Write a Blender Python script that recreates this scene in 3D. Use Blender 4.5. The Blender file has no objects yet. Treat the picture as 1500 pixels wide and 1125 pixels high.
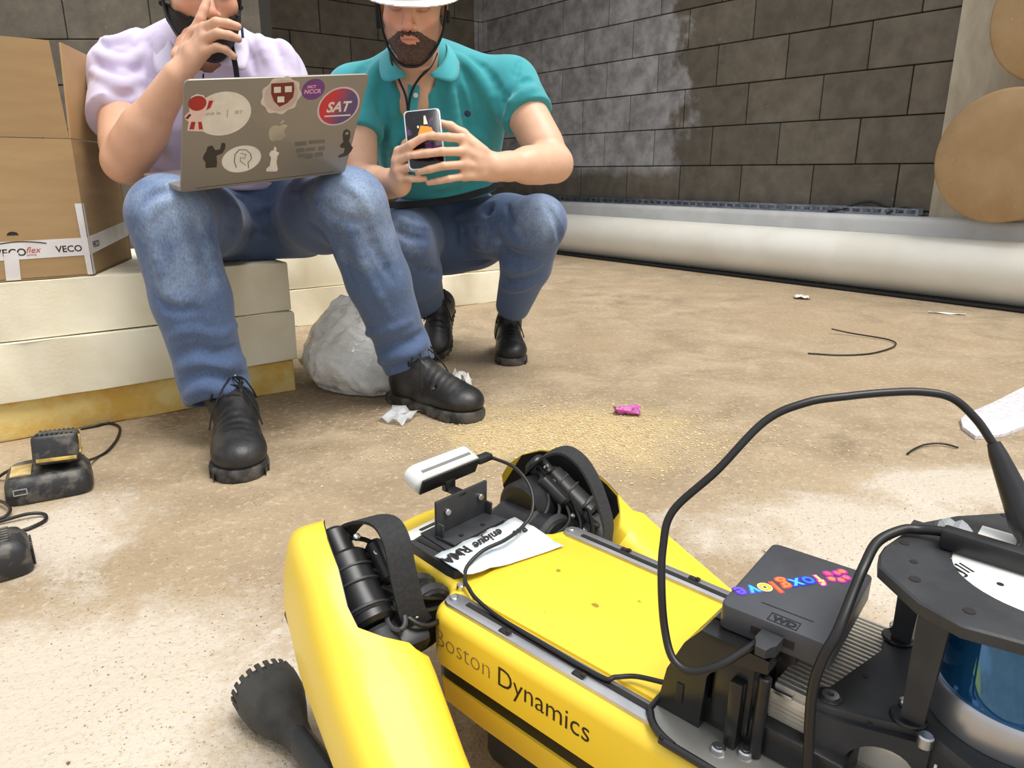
import bpy, bmesh, math, random
import numpy as np
import openvdb
from mathutils import Vector, Matrix

SC = bpy.context.scene
COL = SC.collection

# ------------------------------------------------------------------ camera, sky, sun, exposure
PITCH = math.radians(16.4)
CAM_H = 0.60
FPX = 1050.0
cam_d = bpy.data.cameras.new('camera')
cam_d.sensor_width = 36.0
cam_d.lens = 36.0 * FPX / 1500.0
cam_d.clip_start = 0.02
cam = bpy.data.objects.new('camera', cam_d)
COL.objects.link(cam)
cam.location = (0, 0, CAM_H)
cam.rotation_euler = (math.pi / 2 - PITCH, 0, 0)
SC.camera = cam

world = bpy.data.worlds.new('overcast_sky')
SC.world = world
world.use_nodes = True
bg = world.node_tree.nodes['Background']
bg.inputs[0].default_value = (0.93, 0.965, 1.0, 1)
bg.inputs[1].default_value = 0.68

sun_d = bpy.data.lights.new('sun', 'SUN')
sun_d.energy = 2.75
sun_d.angle = math.radians(32)
sun_d.color = (1.0, 0.97, 0.92)
sun = bpy.data.objects.new('sun', sun_d)
COL.objects.link(sun)
sun.rotation_euler = Vector((-0.33, 0.18, -1.0)).to_track_quat('-Z', 'Y').to_euler()

SC.view_settings.view_transform = 'Standard'
SC.view_settings.look = 'None'
SC.view_settings.gamma = 1.0
SC.view_settings.use_curve_mapping = False
SC.view_settings.exposure = 0.44


# ------------------------------------------------------------------ helpers
def lin(c):
    return tuple((v / 12.92 if v <= 0.04045 else ((v + 0.055) / 1.055) ** 2.4) for v in [x / 255.0 for x in c])


def rgb(r, g, b):
    return lin((r, g, b)) + (1.0,)


class NT:
    """tiny node-tree builder"""
    def __init__(self, name):
        self.m = bpy.data.materials.new(name)
        self.m.use_nodes = True
        self.t = self.m.node_tree
        self.b = self.t.nodes['Principled BSDF']

    def n(self, kind, **kw):
        nd = self.t.nodes.new(kind)
        for k, v in kw.items():
            setattr(nd, k, v)
        return nd

    def link(self, a, b):
        self.t.links.new(a, b)

    def setin(self, nd, **kw):
        for k, v in kw.items():
            nd.inputs[k].default_value = v

    def coords(self, kind='Object', scale=(1, 1, 1)):
        if kind == 'World':
            g = self.n('ShaderNodeNewGeometry').outputs['Position']
        else:
            g = self.n('ShaderNodeTexCoord').outputs[kind]
        mp = self.n('ShaderNodeMapping')
        mp.inputs['Scale'].default_value = scale
        self.link(g, mp.inputs['Vector'])
        return mp.outputs['Vector']

    def noise(self, vec, scale, detail=4, rough=0.55, dist=0.0):
        nd = self.n('ShaderNodeTexNoise')
        nd.inputs['Scale'].default_value = scale
        nd.inputs['Detail'].default_value = detail
        nd.inputs['Roughness'].default_value = rough
        nd.inputs['Distortion'].default_value = dist
        self.link(vec, nd.inputs['Vector'])
        return nd.outputs['Fac']

    def ramp(self, fac, p0, p1, c0=(0, 0, 0, 1), c1=(1, 1, 1, 1)):
        r = self.n('ShaderNodeValToRGB')
        r.color_ramp.elements[0].position = p0
        r.color_ramp.elements[1].position = p1
        r.color_ramp.elements[0].color = c0
        r.color_ramp.elements[1].color = c1
        self.link(fac, r.inputs['Fac'])
        return r.outputs['Color']

    def mix(self, fac, a, b, mode='MIX'):
        m = self.n('ShaderNodeMix', data_type='RGBA', blend_type=mode)
        if hasattr(fac, 'links'):
            self.link(fac, m.inputs[0])
        else:
            m.inputs[0].default_value = fac
        for s, v in ((6, a), (7, b)):
            if hasattr(v, 'links'):
                self.link(v, m.inputs[s])
            else:
                m.inputs[s].default_value = v
        return m.outputs[2]

    def math(self, op, a, b=None):
        m = self.n('ShaderNodeMath', operation=op)
        for i, v in enumerate((a, b)):
            if v is None:
                continue
            if hasattr(v, 'links'):
                self.link(v, m.inputs[i])
            else:
                m.inputs[i].default_value = v
        return m.outputs[0]

    def bump(self, h, strength=0.2, dist=0.005):
        b = self.n('ShaderNodeBump')
        b.inputs['Strength'].default_value = strength
        b.inputs['Distance'].default_value = dist
        self.link(h, b.inputs['Height'])
        self.link(b.outputs[0], self.b.inputs['Normal'])

    def color(self, c):
        if hasattr(c, 'links'):
            self.link(c, self.b.inputs['Base Color'])
        else:
            self.b.inputs['Base Color'].default_value = c


def mat(name, c, rough=0.5, metal=0.0, c2=None, scale=20.0, lo=0.4, hi=0.65, bump=0.0, bscale=None,
        stretch=(1, 1, 1), spec=0.5, coat=0.0, alpha=None, trans=0.0, sheen=0.0, detail=4):
    t = NT(name)
    t.b.inputs['Roughness'].default_value = rough
    t.b.inputs['Metallic'].default_value = metal
    t.b.inputs['Specular IOR Level'].default_value = spec
    t.b.inputs['Coat Weight'].default_value = coat
    t.b.inputs['Transmission Weight'].default_value = trans
    t.b.inputs['Sheen Weight'].default_value = sheen
    if alpha is not None:
        t.b.inputs['Alpha'].default_value = alpha
    v = t.coords('Object', stretch)
    f = t.noise(v, scale, detail)
    if c2 is None:
        c2 = tuple(x * 0.86 for x in c[:3]) + (1,)
    t.color(t.ramp(f, lo, hi, c2, c))
    if bump:
        t.bump(t.noise(v, bscale or scale * 4, 3), bump, 0.004)
    return t.m


def link(o, parent=None):
    COL.objects.link(o)
    if parent is not None:
        o.parent = parent
    return o


def tag(o, label=None, cat=None, group=None, kind=None):
    if label:
        o['label'] = label
    if cat:
        o['category'] = cat
    if group:
        o['group'] = group
    if kind:
        o['kind'] = kind
    return o


def empty(name, label=None, cat=None, loc=(0, 0, 0), mx=None, group=None):
    o = bpy.data.objects.new(name, None)
    o.empty_display_size = 0.05
    COL.objects.link(o)
    if mx is not None:
        o.matrix_world = mx
    else:
        o.location = loc
    return tag(o, label, cat, group)


def rotm(ax, ay, az):
    """3x3 from column axes"""
    return Matrix((ax, ay, az)).transposed()


def frame(origin, ax, ay, az):
    m = rotm(Vector(ax), Vector(ay), Vector(az)).to_4x4()
    m.translation = Vector(origin)
    return m


def axes_from(x, up=(0, 0, 1)):
    x = Vector(x).normalized()
    y = Vector(up).cross(x).normalized()
    z = x.cross(y)
    return x, y, z


class MB:
    def __init__(self):
        self.bm = bmesh.new()

    def _xf(self, vs, m):
        if m is not None:
            bmesh.ops.transform(self.bm, matrix=m, verts=vs)

    def box(self, c, s, m=None, bev=0.0, seg=2):
        b2 = bmesh.new()
        bmesh.ops.create_cube(b2, size=1.0)
        for v in b2.verts:
            v.co = Vector((v.co.x * s[0], v.co.y * s[1], v.co.z * s[2]))
        if bev:
            bmesh.ops.bevel(b2, geom=list(b2.edges), offset=bev, segments=seg, profile=0.5, affect='EDGES')
        mm = Matrix.Translation(c)
        if m is not None:
            mm = Matrix.Translation(c) @ m.to_4x4()
        self._take(b2, mm)
        return self

    def _take(self, b2, mm=None):
        if mm is not None:
            bmesh.ops.transform(b2, matrix=mm, verts=b2.verts)
        me = bpy.data.meshes.new('tmp')
        b2.to_mesh(me)
        b2.free()
        self.bm.from_mesh(me)
        bpy.data.meshes.remove(me)

    def prism(self, pts, z0, z1, mm=None, bev=0.0, seg=2, bev_bottom=False):
        """extruded polygon in XY between z0 and z1; top (and bottom) rim bevelled"""
        b2 = bmesh.new()
        n = len(pts)
        lo = [b2.verts.new((p[0], p[1], z0)) for p in pts]
        hi = [b2.verts.new((p[0], p[1], z1)) for p in pts]
        b2.faces.new(list(reversed(lo)))
        b2.faces.new(hi)
        for i in range(n):
            b2.faces.new((lo[i], lo[(i + 1) % n], hi[(i + 1) % n], hi[i]))
        bmesh.ops.recalc_face_normals(b2, faces=b2.faces)
        if bev:
            es = [e for e in b2.edges if all(v in hi for v in e.verts) or (bev_bottom and all(v in lo for v in e.verts))]
            bmesh.ops.bevel(b2, geom=es, offset=bev, segments=seg, profile=0.5, affect='EDGES')
        self._take(b2, mm)
        return self

    def tube(self, pts, r, seg=8, cap=True, rs=None):
        pts = [Vector(p) for p in pts]
        n = len(pts)
        rings = []
        prev = None
        for i, p in enumerate(pts):
            t = (pts[min(i + 1, n - 1)] - pts[max(i - 1, 0)]).normalized()
            if prev is None:
                a = t.orthogonal().normalized()
            else:
                a = (prev - t * prev.dot(t))
                a = a.normalized() if a.length > 1e-6 else t.orthogonal().normalized()
            prev = a
            b = t.cross(a)
            rr = rs[i] if rs else r
            rings.append([self.bm.verts.new(p + (a * math.cos(2 * math.pi * k / seg) + b * math.sin(2 * math.pi * k / seg)) * rr) for k in range(seg)])
        for i in range(n - 1):
            for k in range(seg):
                self.bm.faces.new((rings[i][k], rings[i][(k + 1) % seg], rings[i + 1][(k + 1) % seg], rings[i + 1][k]))
        if cap:
            self.bm.faces.new(list(reversed(rings[0])))
            self.bm.faces.new(rings[-1])
        return self

    def ribbon(self, pts, wdirs, width, th):
        """flat strap swept along pts; wdirs: width direction(s)"""
        pts = [Vector(p) for p in pts]
        n = len(pts)
        rings = []
        for i, p in enumerate(pts):
            t = (pts[min(i + 1, n - 1)] - pts[max(i - 1, 0)]).normalized()
            w = Vector(wdirs[i] if isinstance(wdirs, list) else wdirs)
            w = (w - t * w.dot(t)).normalized()
            nn = t.cross(w)
            rings.append([self.bm.verts.new(p + w * sx * width / 2 + nn * sy * th / 2) for sx, sy in ((-1, -1), (1, -1), (1, 1), (-1, 1))])
        for i in range(n - 1):
            for k in range(4):
                self.bm.faces.new((rings[i][k], rings[i][(k + 1) % 4], rings[i + 1][(k + 1) % 4], rings[i + 1][k]))
        self.bm.faces.new(list(reversed(rings[0])))
        self.bm.faces.new(rings[-1])
        return self

    def lathe(self, prof, mm=None, seg=32):
        """prof: (r,z) list, revolve about Z"""
        b2 = bmesh.new()
        rings = []
        for r, z in prof:
            if r < 1e-6:
                rings.append([b2.verts.new((0, 0, z))])
            else:
                rings.append([b2.verts.new((r * math.cos(2 * math.pi * k / seg), r * math.sin(2 * math.pi * k / seg), z)) for k in range(seg)])
        for i in range(len(rings) - 1):
            a, b = rings[i], rings[i + 1]
            for k in range(seg):
                k2 = (k + 1) % seg
                if len(a) == 1 and len(b) == 1:
                    continue
                if len(a) == 1:
                    b2.faces.new((a[0], b[k2], b[k]))
                elif len(b) == 1:
                    b2.faces.new((a[k], a[k2], b[0]))
                else:
                    b2.faces.new((a[k], a[k2], b[k2], b[k]))
        if len(rings[0]) > 1:
            b2.faces.new(list(reversed(rings[0])))
        if len(rings[-1]) > 1:
            b2.faces.new(rings[-1])
        bmesh.ops.recalc_face_normals(b2, faces=b2.faces)
        self._take(b2, mm)
        return self

    def cyl(self, a, b, r, seg=20, bev=0.0, r2=None):
        a, b = Vector(a), Vector(b)
        d = b - a
        L = d.length
        r2 = r if r2 is None else r2
        q = d.to_track_quat('Z', 'Y').to_matrix().to_4x4()
        q.translation = a
        if bev:
            prof = [(0, 0), (r - bev, 0), (r, bev), (r2, L - bev), (r2 - bev, L), (0, L)]
        else:
            prof = [(0, 0), (r, 0), (r2, L), (0, L)]
        return self.lathe(prof, q, seg)

    def loft(self, secs, cap=True):
        rings = [[self.bm.verts.new(p) for p in s] for s in secs]
        n = len(rings[0])
        for i in range(len(rings) - 1):
            for k in range(n):
                self.bm.faces.new((rings[i][k], rings[i][(k + 1) % n], rings[i + 1][(k + 1) % n], rings[i + 1][k]))
        if cap:
            self.bm.faces.new(list(reversed(rings[0])))
            self.bm.faces.new(rings[-1])
        return self

    def poly(self, pts):
        self.bm.faces.new([self.bm.verts.new(p) for p in pts])
        return self

    def mesh(self, name, m, angle=35, smooth=True):
        bmesh.ops.recalc_face_normals(self.bm, faces=self.bm.faces)
        me = bpy.data.meshes.new(name)
        self.bm.to_mesh(me)
        self.bm.free()
        ms = m if isinstance(m, list) else [m]
        for x in ms:
            me.materials.append(x)
        if smooth:
            me.shade_smooth()
            me.set_sharp_from_angle(angle=math.radians(angle))
        return me

    def build(self, name, m, parent=None, angle=35, smooth=True):
        o = bpy.data.objects.new(name, self.mesh(name, m, angle, smooth))
        return link(o, parent)


def text_mesh(name, s, size, m, mx, parent=None, ext=0.0003, align='LEFT', shear=0.0, off=0.0, space=1.0, xs=1.0):
    cu = bpy.data.curves.new('lettering', 'FONT')
    cu.body = s
    cu.size = size
    cu.extrude = ext
    cu.align_x = align
    cu.shear = shear
    cu.offset = off
    cu.space_character = space
    cu.resolution_u = 3
    o = bpy.data.objects.new('tmp', cu)
    COL.objects.link(o)
    dg = bpy.context.evaluated_depsgraph_get()
    me = bpy.data.meshes.new_from_object(o.evaluated_get(dg))
    bpy.data.objects.remove(o)
    bpy.data.curves.remove(cu)
    me.name = name
    me.transform(Matrix.Diagonal((xs, 1, 1, 1)))
    me.transform(mx)
    me.materials.clear()
    me.materials.append(m)
    return link(bpy.data.objects.new(name, me), parent)


def spline(pts, n=8):
    """Catmull-Rom resample"""
    P = [Vector(p) for p in pts]
    P = [P[0] * 2 - P[1]] + P + [P[-1] * 2 - P[-2]]
    out = []
    for i in range(1, len(P) - 2):
        a, b, c, d = P[i - 1:i + 3]
        for k in range(n):
            t = k / n
            out.append(0.5 * ((2 * b) + (c - a) * t + (2 * a - 5 * b + 4 * c - d) * t * t + (3 * b - 3 * c + d - a) * t ** 3))
    out.append(P[-2])
    return out


# ------------------------------------------------------------------ materials
M = {}
M['black'] = mat('black_plastic', rgb(34, 34, 36), 0.38, c2=rgb(26, 26, 28), scale=60)
M['black_matt'] = mat('black_matt_metal', rgb(54, 55, 58), 0.5, c2=rgb(44, 45, 48), scale=40, bump=0.05)
M['rubber'] = mat('black_rubber', rgb(38, 38, 38), 0.7, c2=rgb(58, 56, 53), scale=35, lo=0.45, hi=0.7, bump=0.25)
M['cable'] = mat('cable_jacket', rgb(26, 25, 26), 0.42)
M['steel'] = mat('steel', rgb(205, 205, 208), 0.28, 1.0)
M['alu'] = mat('aluminium', rgb(205, 205, 207), 0.36, 0.85, c2=rgb(180, 180, 184), scale=12)
M['white'] = mat('white_print', rgb(238, 236, 230), 0.6)
M['ink'] = mat('black_ink', rgb(30, 26, 24), 0.6)
M['strap'] = mat('webbing', rgb(46, 46, 48), 0.8, c2=rgb(36, 36, 38), scale=300, bump=0.3, bscale=700)


def mat_yellow():
    t = NT('yellow_shell')
    t.b.inputs['Roughness'].default_value = 0.42
    t.b.inputs['Coat Weight'].default_value = 0.1
    v = t.coords('Object')
    f = t.noise(v, 3.0, 3)
    c = t.ramp(f, 0.35, 0.7, rgb(240, 204, 56), rgb(246, 214, 68))
    s = t.noise(t.coords('Object', (1, 1, 0.45)), 34.0, 2, 0.5)
    c = t.mix(t.math('MULTIPLY', t.ramp(s, 0.735, 0.76), 0.75), c, rgb(120, 92, 26))
    t.color(c)
    return t.m


M['yellow'] = mat_yellow()


def mat_floor():
    t = NT('dusty_concrete')
    v = t.coords('World')
    big = t.noise(v, 1.1, 5, 0.6)
    mid = t.noise(v, 5.5, 6, 0.65, 0.4)
    fine = t.noise(v, 60.0, 4, 0.7)
    c = t.ramp(mid, 0.3, 0.72, rgb(134, 116, 91), rgb(184, 164, 136))
    c = t.mix(t.ramp(big, 0.42, 0.66), c, rgb(160, 139, 110))
    # pale bare patches of screed
    sep = t.n('ShaderNodeSeparateXYZ')
    t.link(v, sep.inputs[0])
    X, Y = sep.outputs[0], sep.outputs[1]

    def blob(cx, cy, rx, ry, soft=0.5):
        dx = t.math('DIVIDE', t.math('SUBTRACT', X, cx), rx)
        dy = t.math('DIVIDE', t.math('SUBTRACT', Y, cy), ry)
        d = t.math('SQRT', t.math('ADD', t.math('MULTIPLY', dx, dx), t.math('MULTIPLY', dy, dy)))
        d = t.math('ADD', d, t.math('MULTIPLY', t.math('SUBTRACT', mid, 0.5), 2.2))
        d = t.math('ADD', d, t.math('MULTIPLY', t.math('SUBTRACT', fine, 0.5), 0.9))
        return t.ramp(d, 1.0 - soft, 1.0 + soft * 0.4, (1, 1, 1, 1), (0, 0, 0, 1))
    for (a, b, rx, ry) in ((-0.52, 0.72, 0.34, 0.24), (-0.80, 1.13, 0.17, 0.17), (0.62, 1.12, 0.34, 0.20), (0.9, 1.32, 0.3, 0.12),
                           (0.75, 0.85, 0.4, 0.25), (-0.3, 0.5, 0.2, 0.3)):
        c = t.mix(t.math('MULTIPLY', blob(a, b, rx, ry), 0.8), c, rgb(204, 193, 178))
    c = t.mix(t.math('MULTIPLY', blob(0.13, 1.62, 0.36, 0.22), 0.75), c, rgb(202, 178, 130))
    c = t.mix(t.math('MULTIPLY', blob(-0.62, 1.9, 0.5, 0.3), 0.6), c, rgb(116, 96, 70))
    c = t.mix(t.math('MULTIPLY', t.ramp(fine, 0.54, 0.70), 0.6), c, rgb(204, 188, 162))
    c = t.mix(t.math('MULTIPLY', t.ramp(t.noise(v, 150.0, 3, 0.7), 0.56, 0.70), 0.45), c, rgb(112, 94, 72))
    c = t.mix(t.ramp(t.noise(v, 95.0, 3), 0.68, 0.74), c, rgb(104, 84, 62))
    t.color(c)
    t.b.inputs['Roughness'].default_value = 0.85
    h = t.math('ADD', fine, t.math('MULTIPLY', mid, 2.0))
    t.bump(h, 0.6, 0.008)
    return t.m


def mat_block():
    """grey block; the far end of the right-hand wall is dry and pale, the rest is damp-dark"""
    t = NT('concrete_block')
    v = t.coords('World')
    sep = t.n('ShaderNodeSeparateXYZ')
    t.link(v, sep.inputs[0])
    X, Y, Z = sep.outputs
    p0 = (2.4295, 3.7535)
    s = t.math('ADD', t.math('MULTIPLY', t.math('SUBTRACT', X, p0[0]), -0.627), t.math('MULTIPLY', t.math('SUBTRACT', Y, p0[1]), 0.779))
    n1 = t.noise(v, 3.2, 4, 0.55)
    s2 = t.math('ADD', s, t.math('MULTIPLY', t.math('SUBTRACT', n1, 0.5), 0.9))
    dry = t.ramp(s2, 0.0, 1.0)
    r = dry.node
    r.color_ramp.elements[0].position = 0.0
    mr = t.n('ShaderNodeMapRange')
    mr.inputs[1].default_value = 1.97
    mr.inputs[2].default_value = 2.05
    t.link(s2, mr.inputs[0])
    mz = t.n('ShaderNodeMapRange')
    mz.inputs[1].default_value = 0.58
    mz.inputs[2].default_value = 0.68
    t.link(t.math('ADD', Z, t.math('MULTIPLY', t.math('SUBTRACT', n1, 0.5), 0.25)), mz.inputs[0])
    f = t.math('MULTIPLY', mr.outputs[0], mz.outputs[0])
    npl = t.math('ADD', t.math('MULTIPLY', X, 0.779), t.math('MULTIPLY', Y, 0.627))
    f = t.math('MULTIPLY', f, t.math('GREATER_THAN', npl, 4.15))
    info = t.n('ShaderNodeObjectInfo').outputs['Random']
    g = t.noise(v, 9.0, 5, 0.6)
    fine = t.noise(v, 90.0, 3, 0.7)
    dark = t.mix(t.ramp(g, 0.35, 0.7), rgb(98, 91, 80), rgb(122, 114, 102))
    pale = t.mix(t.ramp(g, 0.35, 0.65), rgb(140, 138, 141), rgb(188, 186, 189))
    c = t.mix(f, dark, pale)
    c = t.mix(t.math('MULTIPLY', info, 0.35), c, rgb(64, 60, 55))
    c = t.mix(t.math('MULTIPLY', t.ramp(t.noise(v, 14.0, 6, 0.7, 1.0), 0.66, 0.72), 0.5), c, rgb(168, 162, 152))
    t.color(c)
    t.b.inputs['Roughness'].default_value = 0.9
    t.bump(fine, 0.35, 0.004)
    return t.m


M['floor'] = mat_floor()
M['block'] = mat_block()
M['mortar'] = mat('mortar', rgb(58, 54, 48), 0.95, scale=30)
M['concrete'] = mat('shuttered_concrete', rgb(196, 186, 168), 0.85, c2=rgb(168, 156, 136), scale=9, lo=0.35, hi=0.62, bump=0.5, bscale=60, stretch=(1, 1, 0.35), detail=8)
M['membrane'] = mat('white_membrane', rgb(236, 233, 224), 0.42, c2=rgb(226, 222, 210), scale=3, bump=0.08, bscale=16)
M['film'] = mat('white_film', rgb(214, 214, 212), 0.4, c2=rgb(200, 200, 200), scale=5, bump=0.1, bscale=14)
M['foam'] = mat('cream_foam', rgb(237, 230, 208), 0.8, c2=rgb(228, 218, 190), scale=7, bump=0.15, bscale=120)
M['foam_y'] = mat('yellow_foam', rgb(214, 172, 84), 0.85, c2=rgb(222, 198, 128), scale=11, lo=0.45, hi=0.6, bump=0.3, bscale=90)
M['card'] = mat('cardboard', rgb(172, 142, 100), 0.8, c2=rgb(162, 132, 92), scale=5, bump=0.06, bscale=150, stretch=(1, 1, 6))
M['card_edge'] = mat('cardboard_edge', rgb(206, 178, 134), 0.85)
def mat_kraft():
    t = NT('kraft_paper')
    t.b.inputs['Roughness'].default_value = 0.68
    v = t.coords('Object')
    c = t.ramp(t.noise(v, 6.0, 5), 0.35, 0.68, rgb(166, 134, 94), rgb(180, 150, 110))
    s = t.noise(t.coords('Object', (1.0, 0.35, 1.0)), 26.0, 5, 0.65, 1.6)
    c = t.mix(t.math('MULTIPLY', t.ramp(s, 0.67, 0.70), 0.7), c, rgb(208, 184, 148))
    t.color(c)
    t.bump(t.noise(v, 30.0, 3), 0.1, 0.004)
    return t.m


M['kraft'] = mat_kraft()
M['galv'] = mat('galvanised', rgb(150, 156, 166), 0.4, 0.8, c2=rgb(112, 118, 128), scale=18)


# ------------------------------------------------------------------ setting
fl = MB()
g = 1.0
NX = 24
b = fl.bm
bmesh.ops.create_grid(b, x_segments=NX, y_segments=NX, size=7.5, matrix=Matrix.Translation((0, 4.0, 0)))
floor = tag(fl.build('floor', M['floor'], smooth=False), kind='structure')


def block_wall(name, origin, along, normal_in, length, height, z_first, row0, mats, thick=0.2, bl=0.5, bh=0.25):
    """backing of mortar + every block its own object. normal_in points into the room"""
    a = Vector(along).normalized()
    n = Vector(normal_in).normalized()
    root = frame(origin, a, n, Vector((0, 0, 1))) if a.cross(n).z > 0 else frame(origin, a, -n, Vector((0, 0, 1)))
    sgn = 1 if a.cross(n).z > 0 else -1
    mb = MB()
    mb.box((length / 2, -sgn * (thick / 2 + 0.006), height / 2), (length, thick, height))
    w = mb.build(name, M['mortar'], smooth=False)
    w.matrix_world = root
    tag(w, kind='structure')
    rng = random.Random(len(name))
    cache = {}
    k = 0
    z = z_first
    while z < height - 0.01:
        z1 = min(z + bh, height)
        zz0 = max(z, 0.0)
        s = -row0 if k % 2 == 0 else -row0 - bl / 2
        while s < length:
            s0, s1 = max(s, 0.0), min(s + bl, length)
            if s1 - s0 > 0.03 and z1 - zz0 > 0.03:
                key = (round(s1 - s0, 3), round(z1 - zz0, 3))
                if key not in cache:
                    q = MB()
                    q.box((0, 0, 0), (key[0] - 0.007, 0.03, key[1] - 0.007), bev=0.003, seg=1)
                    cache[key] = q.mesh('block', M['block'], smooth=False)
                o = bpy.data.objects.new('block', cache[key])
                link(o, w)
                o.location = ((s0 + s1) / 2, sgn * (-0.004 + rng.uniform(-0.002, 0.002)), (zz0 + z1) / 2)
            s += bl
        z += bh
        k += 1
    return w


A = Vector((-0.627, 0.779, 0)).normalized()      # along the right-hand wall, away from the camera
N = Vector((0.779, 0.627, 0)).normalized()       # out through the right-hand wall
ROLL0 = Vector((2.04, 3.44, 0))                  # on the floor at the front of the white roll
W0 = ROLL0 + N * 0.5                             # on the wall plane
# joints: row of z 0.9-1.15 has joints at s = 0.47 + 0.5 k; rows every 0.25 from z = 0.149
# wall starts hidden behind the pillar at s = 0.1
block_wall('wall_right', W0 + A * 0.1, A, -N, 4.25, 2.65, -0.101, 0.13, M)
block_wall('wall_right', W0 - A * 0.42, -A, -N, 2.2, 2.65, -0.101, 0.13, M)
corner = W0 + A * 4.30
B = Vector((-0.8, -0.6, 0)).normalized()
block_wall('wall_back', corner, B, Vector((0.6, -0.8, 0)), 2.6, 2.65, -0.101, 0.2, M)
block_wall('wall_left', Vector((-1.47, 4.62, 0)), Vector((-1, 0.0, 0)), Vector((0, -1, 0)), 5.2, 2.65, -0.146, 0.36, M)

pl = MB()
pl.box((0.0, 0.0, 1.35), (0.72, 0.34, 2.7), bev=0.008)
pillar = pl.build('wall_pier', M['concrete'])
pillar.matrix_world = frame(W0 + A * (0.27 - 0.36) + N * 0.13, A, -N, (0, 0, 1)) if A.cross(-N).z > 0 else frame(W0 + A * (0.27 - 0.36) + N * 0.13, A, N, (0, 0, 1))
tag(pillar, kind='structure')

cl = MB()
cl.box((0.0, 7.6, 2.75), (12.0, 5.4, 0.18))  # unseen slab added overhead to shade the back of the room
tag(cl.build('shade_slab', mat('shade_slab_grey', rgb(150, 144, 136), 0.9, scale=3), smooth=False), kind='structure')

# ------------------------------------------------------------------ rolls along the right-hand wall
rl = empty('membrane_roll', 'long cream white membrane roll lying on the floor along the block wall', 'roll', mx=frame(ROLL0 + N * 0.155, A, -N, (0, 0, 1)) if A.cross(-N).z > 0 else frame(ROLL0 + N * 0.155, A, N, (0, 0, 1)))
q = MB()
rings = []
rng = random.Random(3)
for i in range(40):
    x = -2.6 + 6.6 * i / 39
    ring = []
    for k in range(28):
        an = 2 * math.pi * k / 28
        r = 0.147 + 0.0012 * math.sin(2 * an + x * 0.9)
        ring.append((x, math.cos(an) * r, 0.15 + math.sin(an) * r))
    rings.append(ring)
q.loft(rings)
q.build('roll_body', M['membrane'], rl, 60)
q = MB()
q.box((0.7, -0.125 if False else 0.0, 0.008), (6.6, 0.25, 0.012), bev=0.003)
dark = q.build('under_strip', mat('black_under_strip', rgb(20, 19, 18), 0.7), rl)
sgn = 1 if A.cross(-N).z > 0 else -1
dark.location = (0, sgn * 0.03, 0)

bd = MB()
bd.box((0, 0, 0.19), (6.2, 0.145, 0.375), bev=0.032, seg=4)
bundle = bd.build('wrapped_bundle', M['film'])
bundle.matrix_world = frame(ROLL0 + N * 0.385 + A * 0.9, A, N, (0, 0, 1)) if A.cross(N).z > 0 else frame(ROLL0 + N * 0.385 + A * 0.9, A, -N, (0, 0, 1))
tag(bundle, 'long grey-white film wrapped bundle behind the cream roll at the wall foot', 'bundle')
# perforated galvanised tray lying on the bundle against the wall
tr = empty('perforated_tray', 'galvanised perforated metal tray lying along the foot of the block wall', 'tray', mx=frame(W0 - N * 0.062 + Vector((0, 0, 0.379)), A, N, (0, 0, 1)) if A.cross(N).z > 0 else frame(W0 - N * 0.062 + Vector((0, 0, 0.379)), A, -N, (0, 0, 1)))
sg = 1 if A.cross(N).z > 0 else -1
q = MB()
x0, x1 = 0.30, 3.9
pitch = 0.06
k = 0
q.box(((x0 + x1) / 2, 0, 0.002), (x1 - x0, 0.06, 0.004))
q.box(((x0 + x1) / 2, -sg * 0.028, 0.005), (x1 - x0, 0.003, 0.010))
q.box(((x0 + x1) / 2, -sg * 0.028, 0.033), (x1 - x0, 0.003, 0.008))
x = x0
while x < x1:
    q.box((x + 0.008, -sg * 0.028, 0.02), (0.018, 0.003, 0.022))
    x += pitch
q.box(((x0 + x1) / 2, sg * 0.028, 0.02), (x1 - x0, 0.003, 0.038))
q.build('tray_channel', M['galv'], tr, smooth=False)


def cable(name, pts, r, label, m='cable', n=8, seg=8, cat='cable'):
    q = MB()
    q.tube(spline(pts, n), r, seg)
    o = q.build(name, M[m], angle=60)
    return tag(o, label, cat)


def wl(s, off, z):
    return W0 + A * s - N * off + Vector((0, 0, z))


cable('wire_offcut', [wl(0.80, 0.10, 0.384), wl(0.72, 0.085, 0.40), wl(0.66, 0.06, 0.43), wl(0.58, 0.05, 0.445), wl(0.50, 0.06, 0.425), wl(0.46, 0.07, 0.41)], 0.007,
      'black wire offcut curling up off the metal tray near the pillar', cat='wire')
cable('wire_offcut', [wl(0.46, 0.11, 0.386), wl(0.43, 0.085, 0.405), wl(0.38, 0.07, 0.42), wl(0.33, 0.06, 0.41)], 0.006,
      'short black wire offcut on the tray right beside the pillar', cat='wire')

# kraft rolls
def kraft(cx, cz, r, label, off, depth):
    c = Vector((cx, 0, cz))
    q = MB()
    q.lathe([(0, 0), (r * 0.5, 0.001), (r - 0.012, 0), (r, 0.012), (r, depth), (0, depth)], None, 64)
    o = q.build('kraft_roll', M['kraft'], angle=50)
    return o
ax_k = Vector((0.80, 0.60, 0.0)).normalized()
for (px, py, pz, r, lab) in ((2.19, 3.36, 0.671, 0.290, 'large brown kraft paper roll resting on the white rolls, round end facing'),
                             (2.30, 3.28, 1.256, 0.295, 'upper brown kraft paper roll stacked above the other at the frame edge')):
    o = kraft(px, pz, r, lab, 0, 0.30)
    o.matrix_world = frame((px, py, pz), Vector((-ax_k.y, ax_k.x, 0)), Vector((0, 0, 1)), Vector((-ax_k.y, ax_k.x, 0)).cross(Vector((0, 0, 1))))
    tag(o, lab, 'paper roll', 'kraft paper rolls by the pillar')

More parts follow.
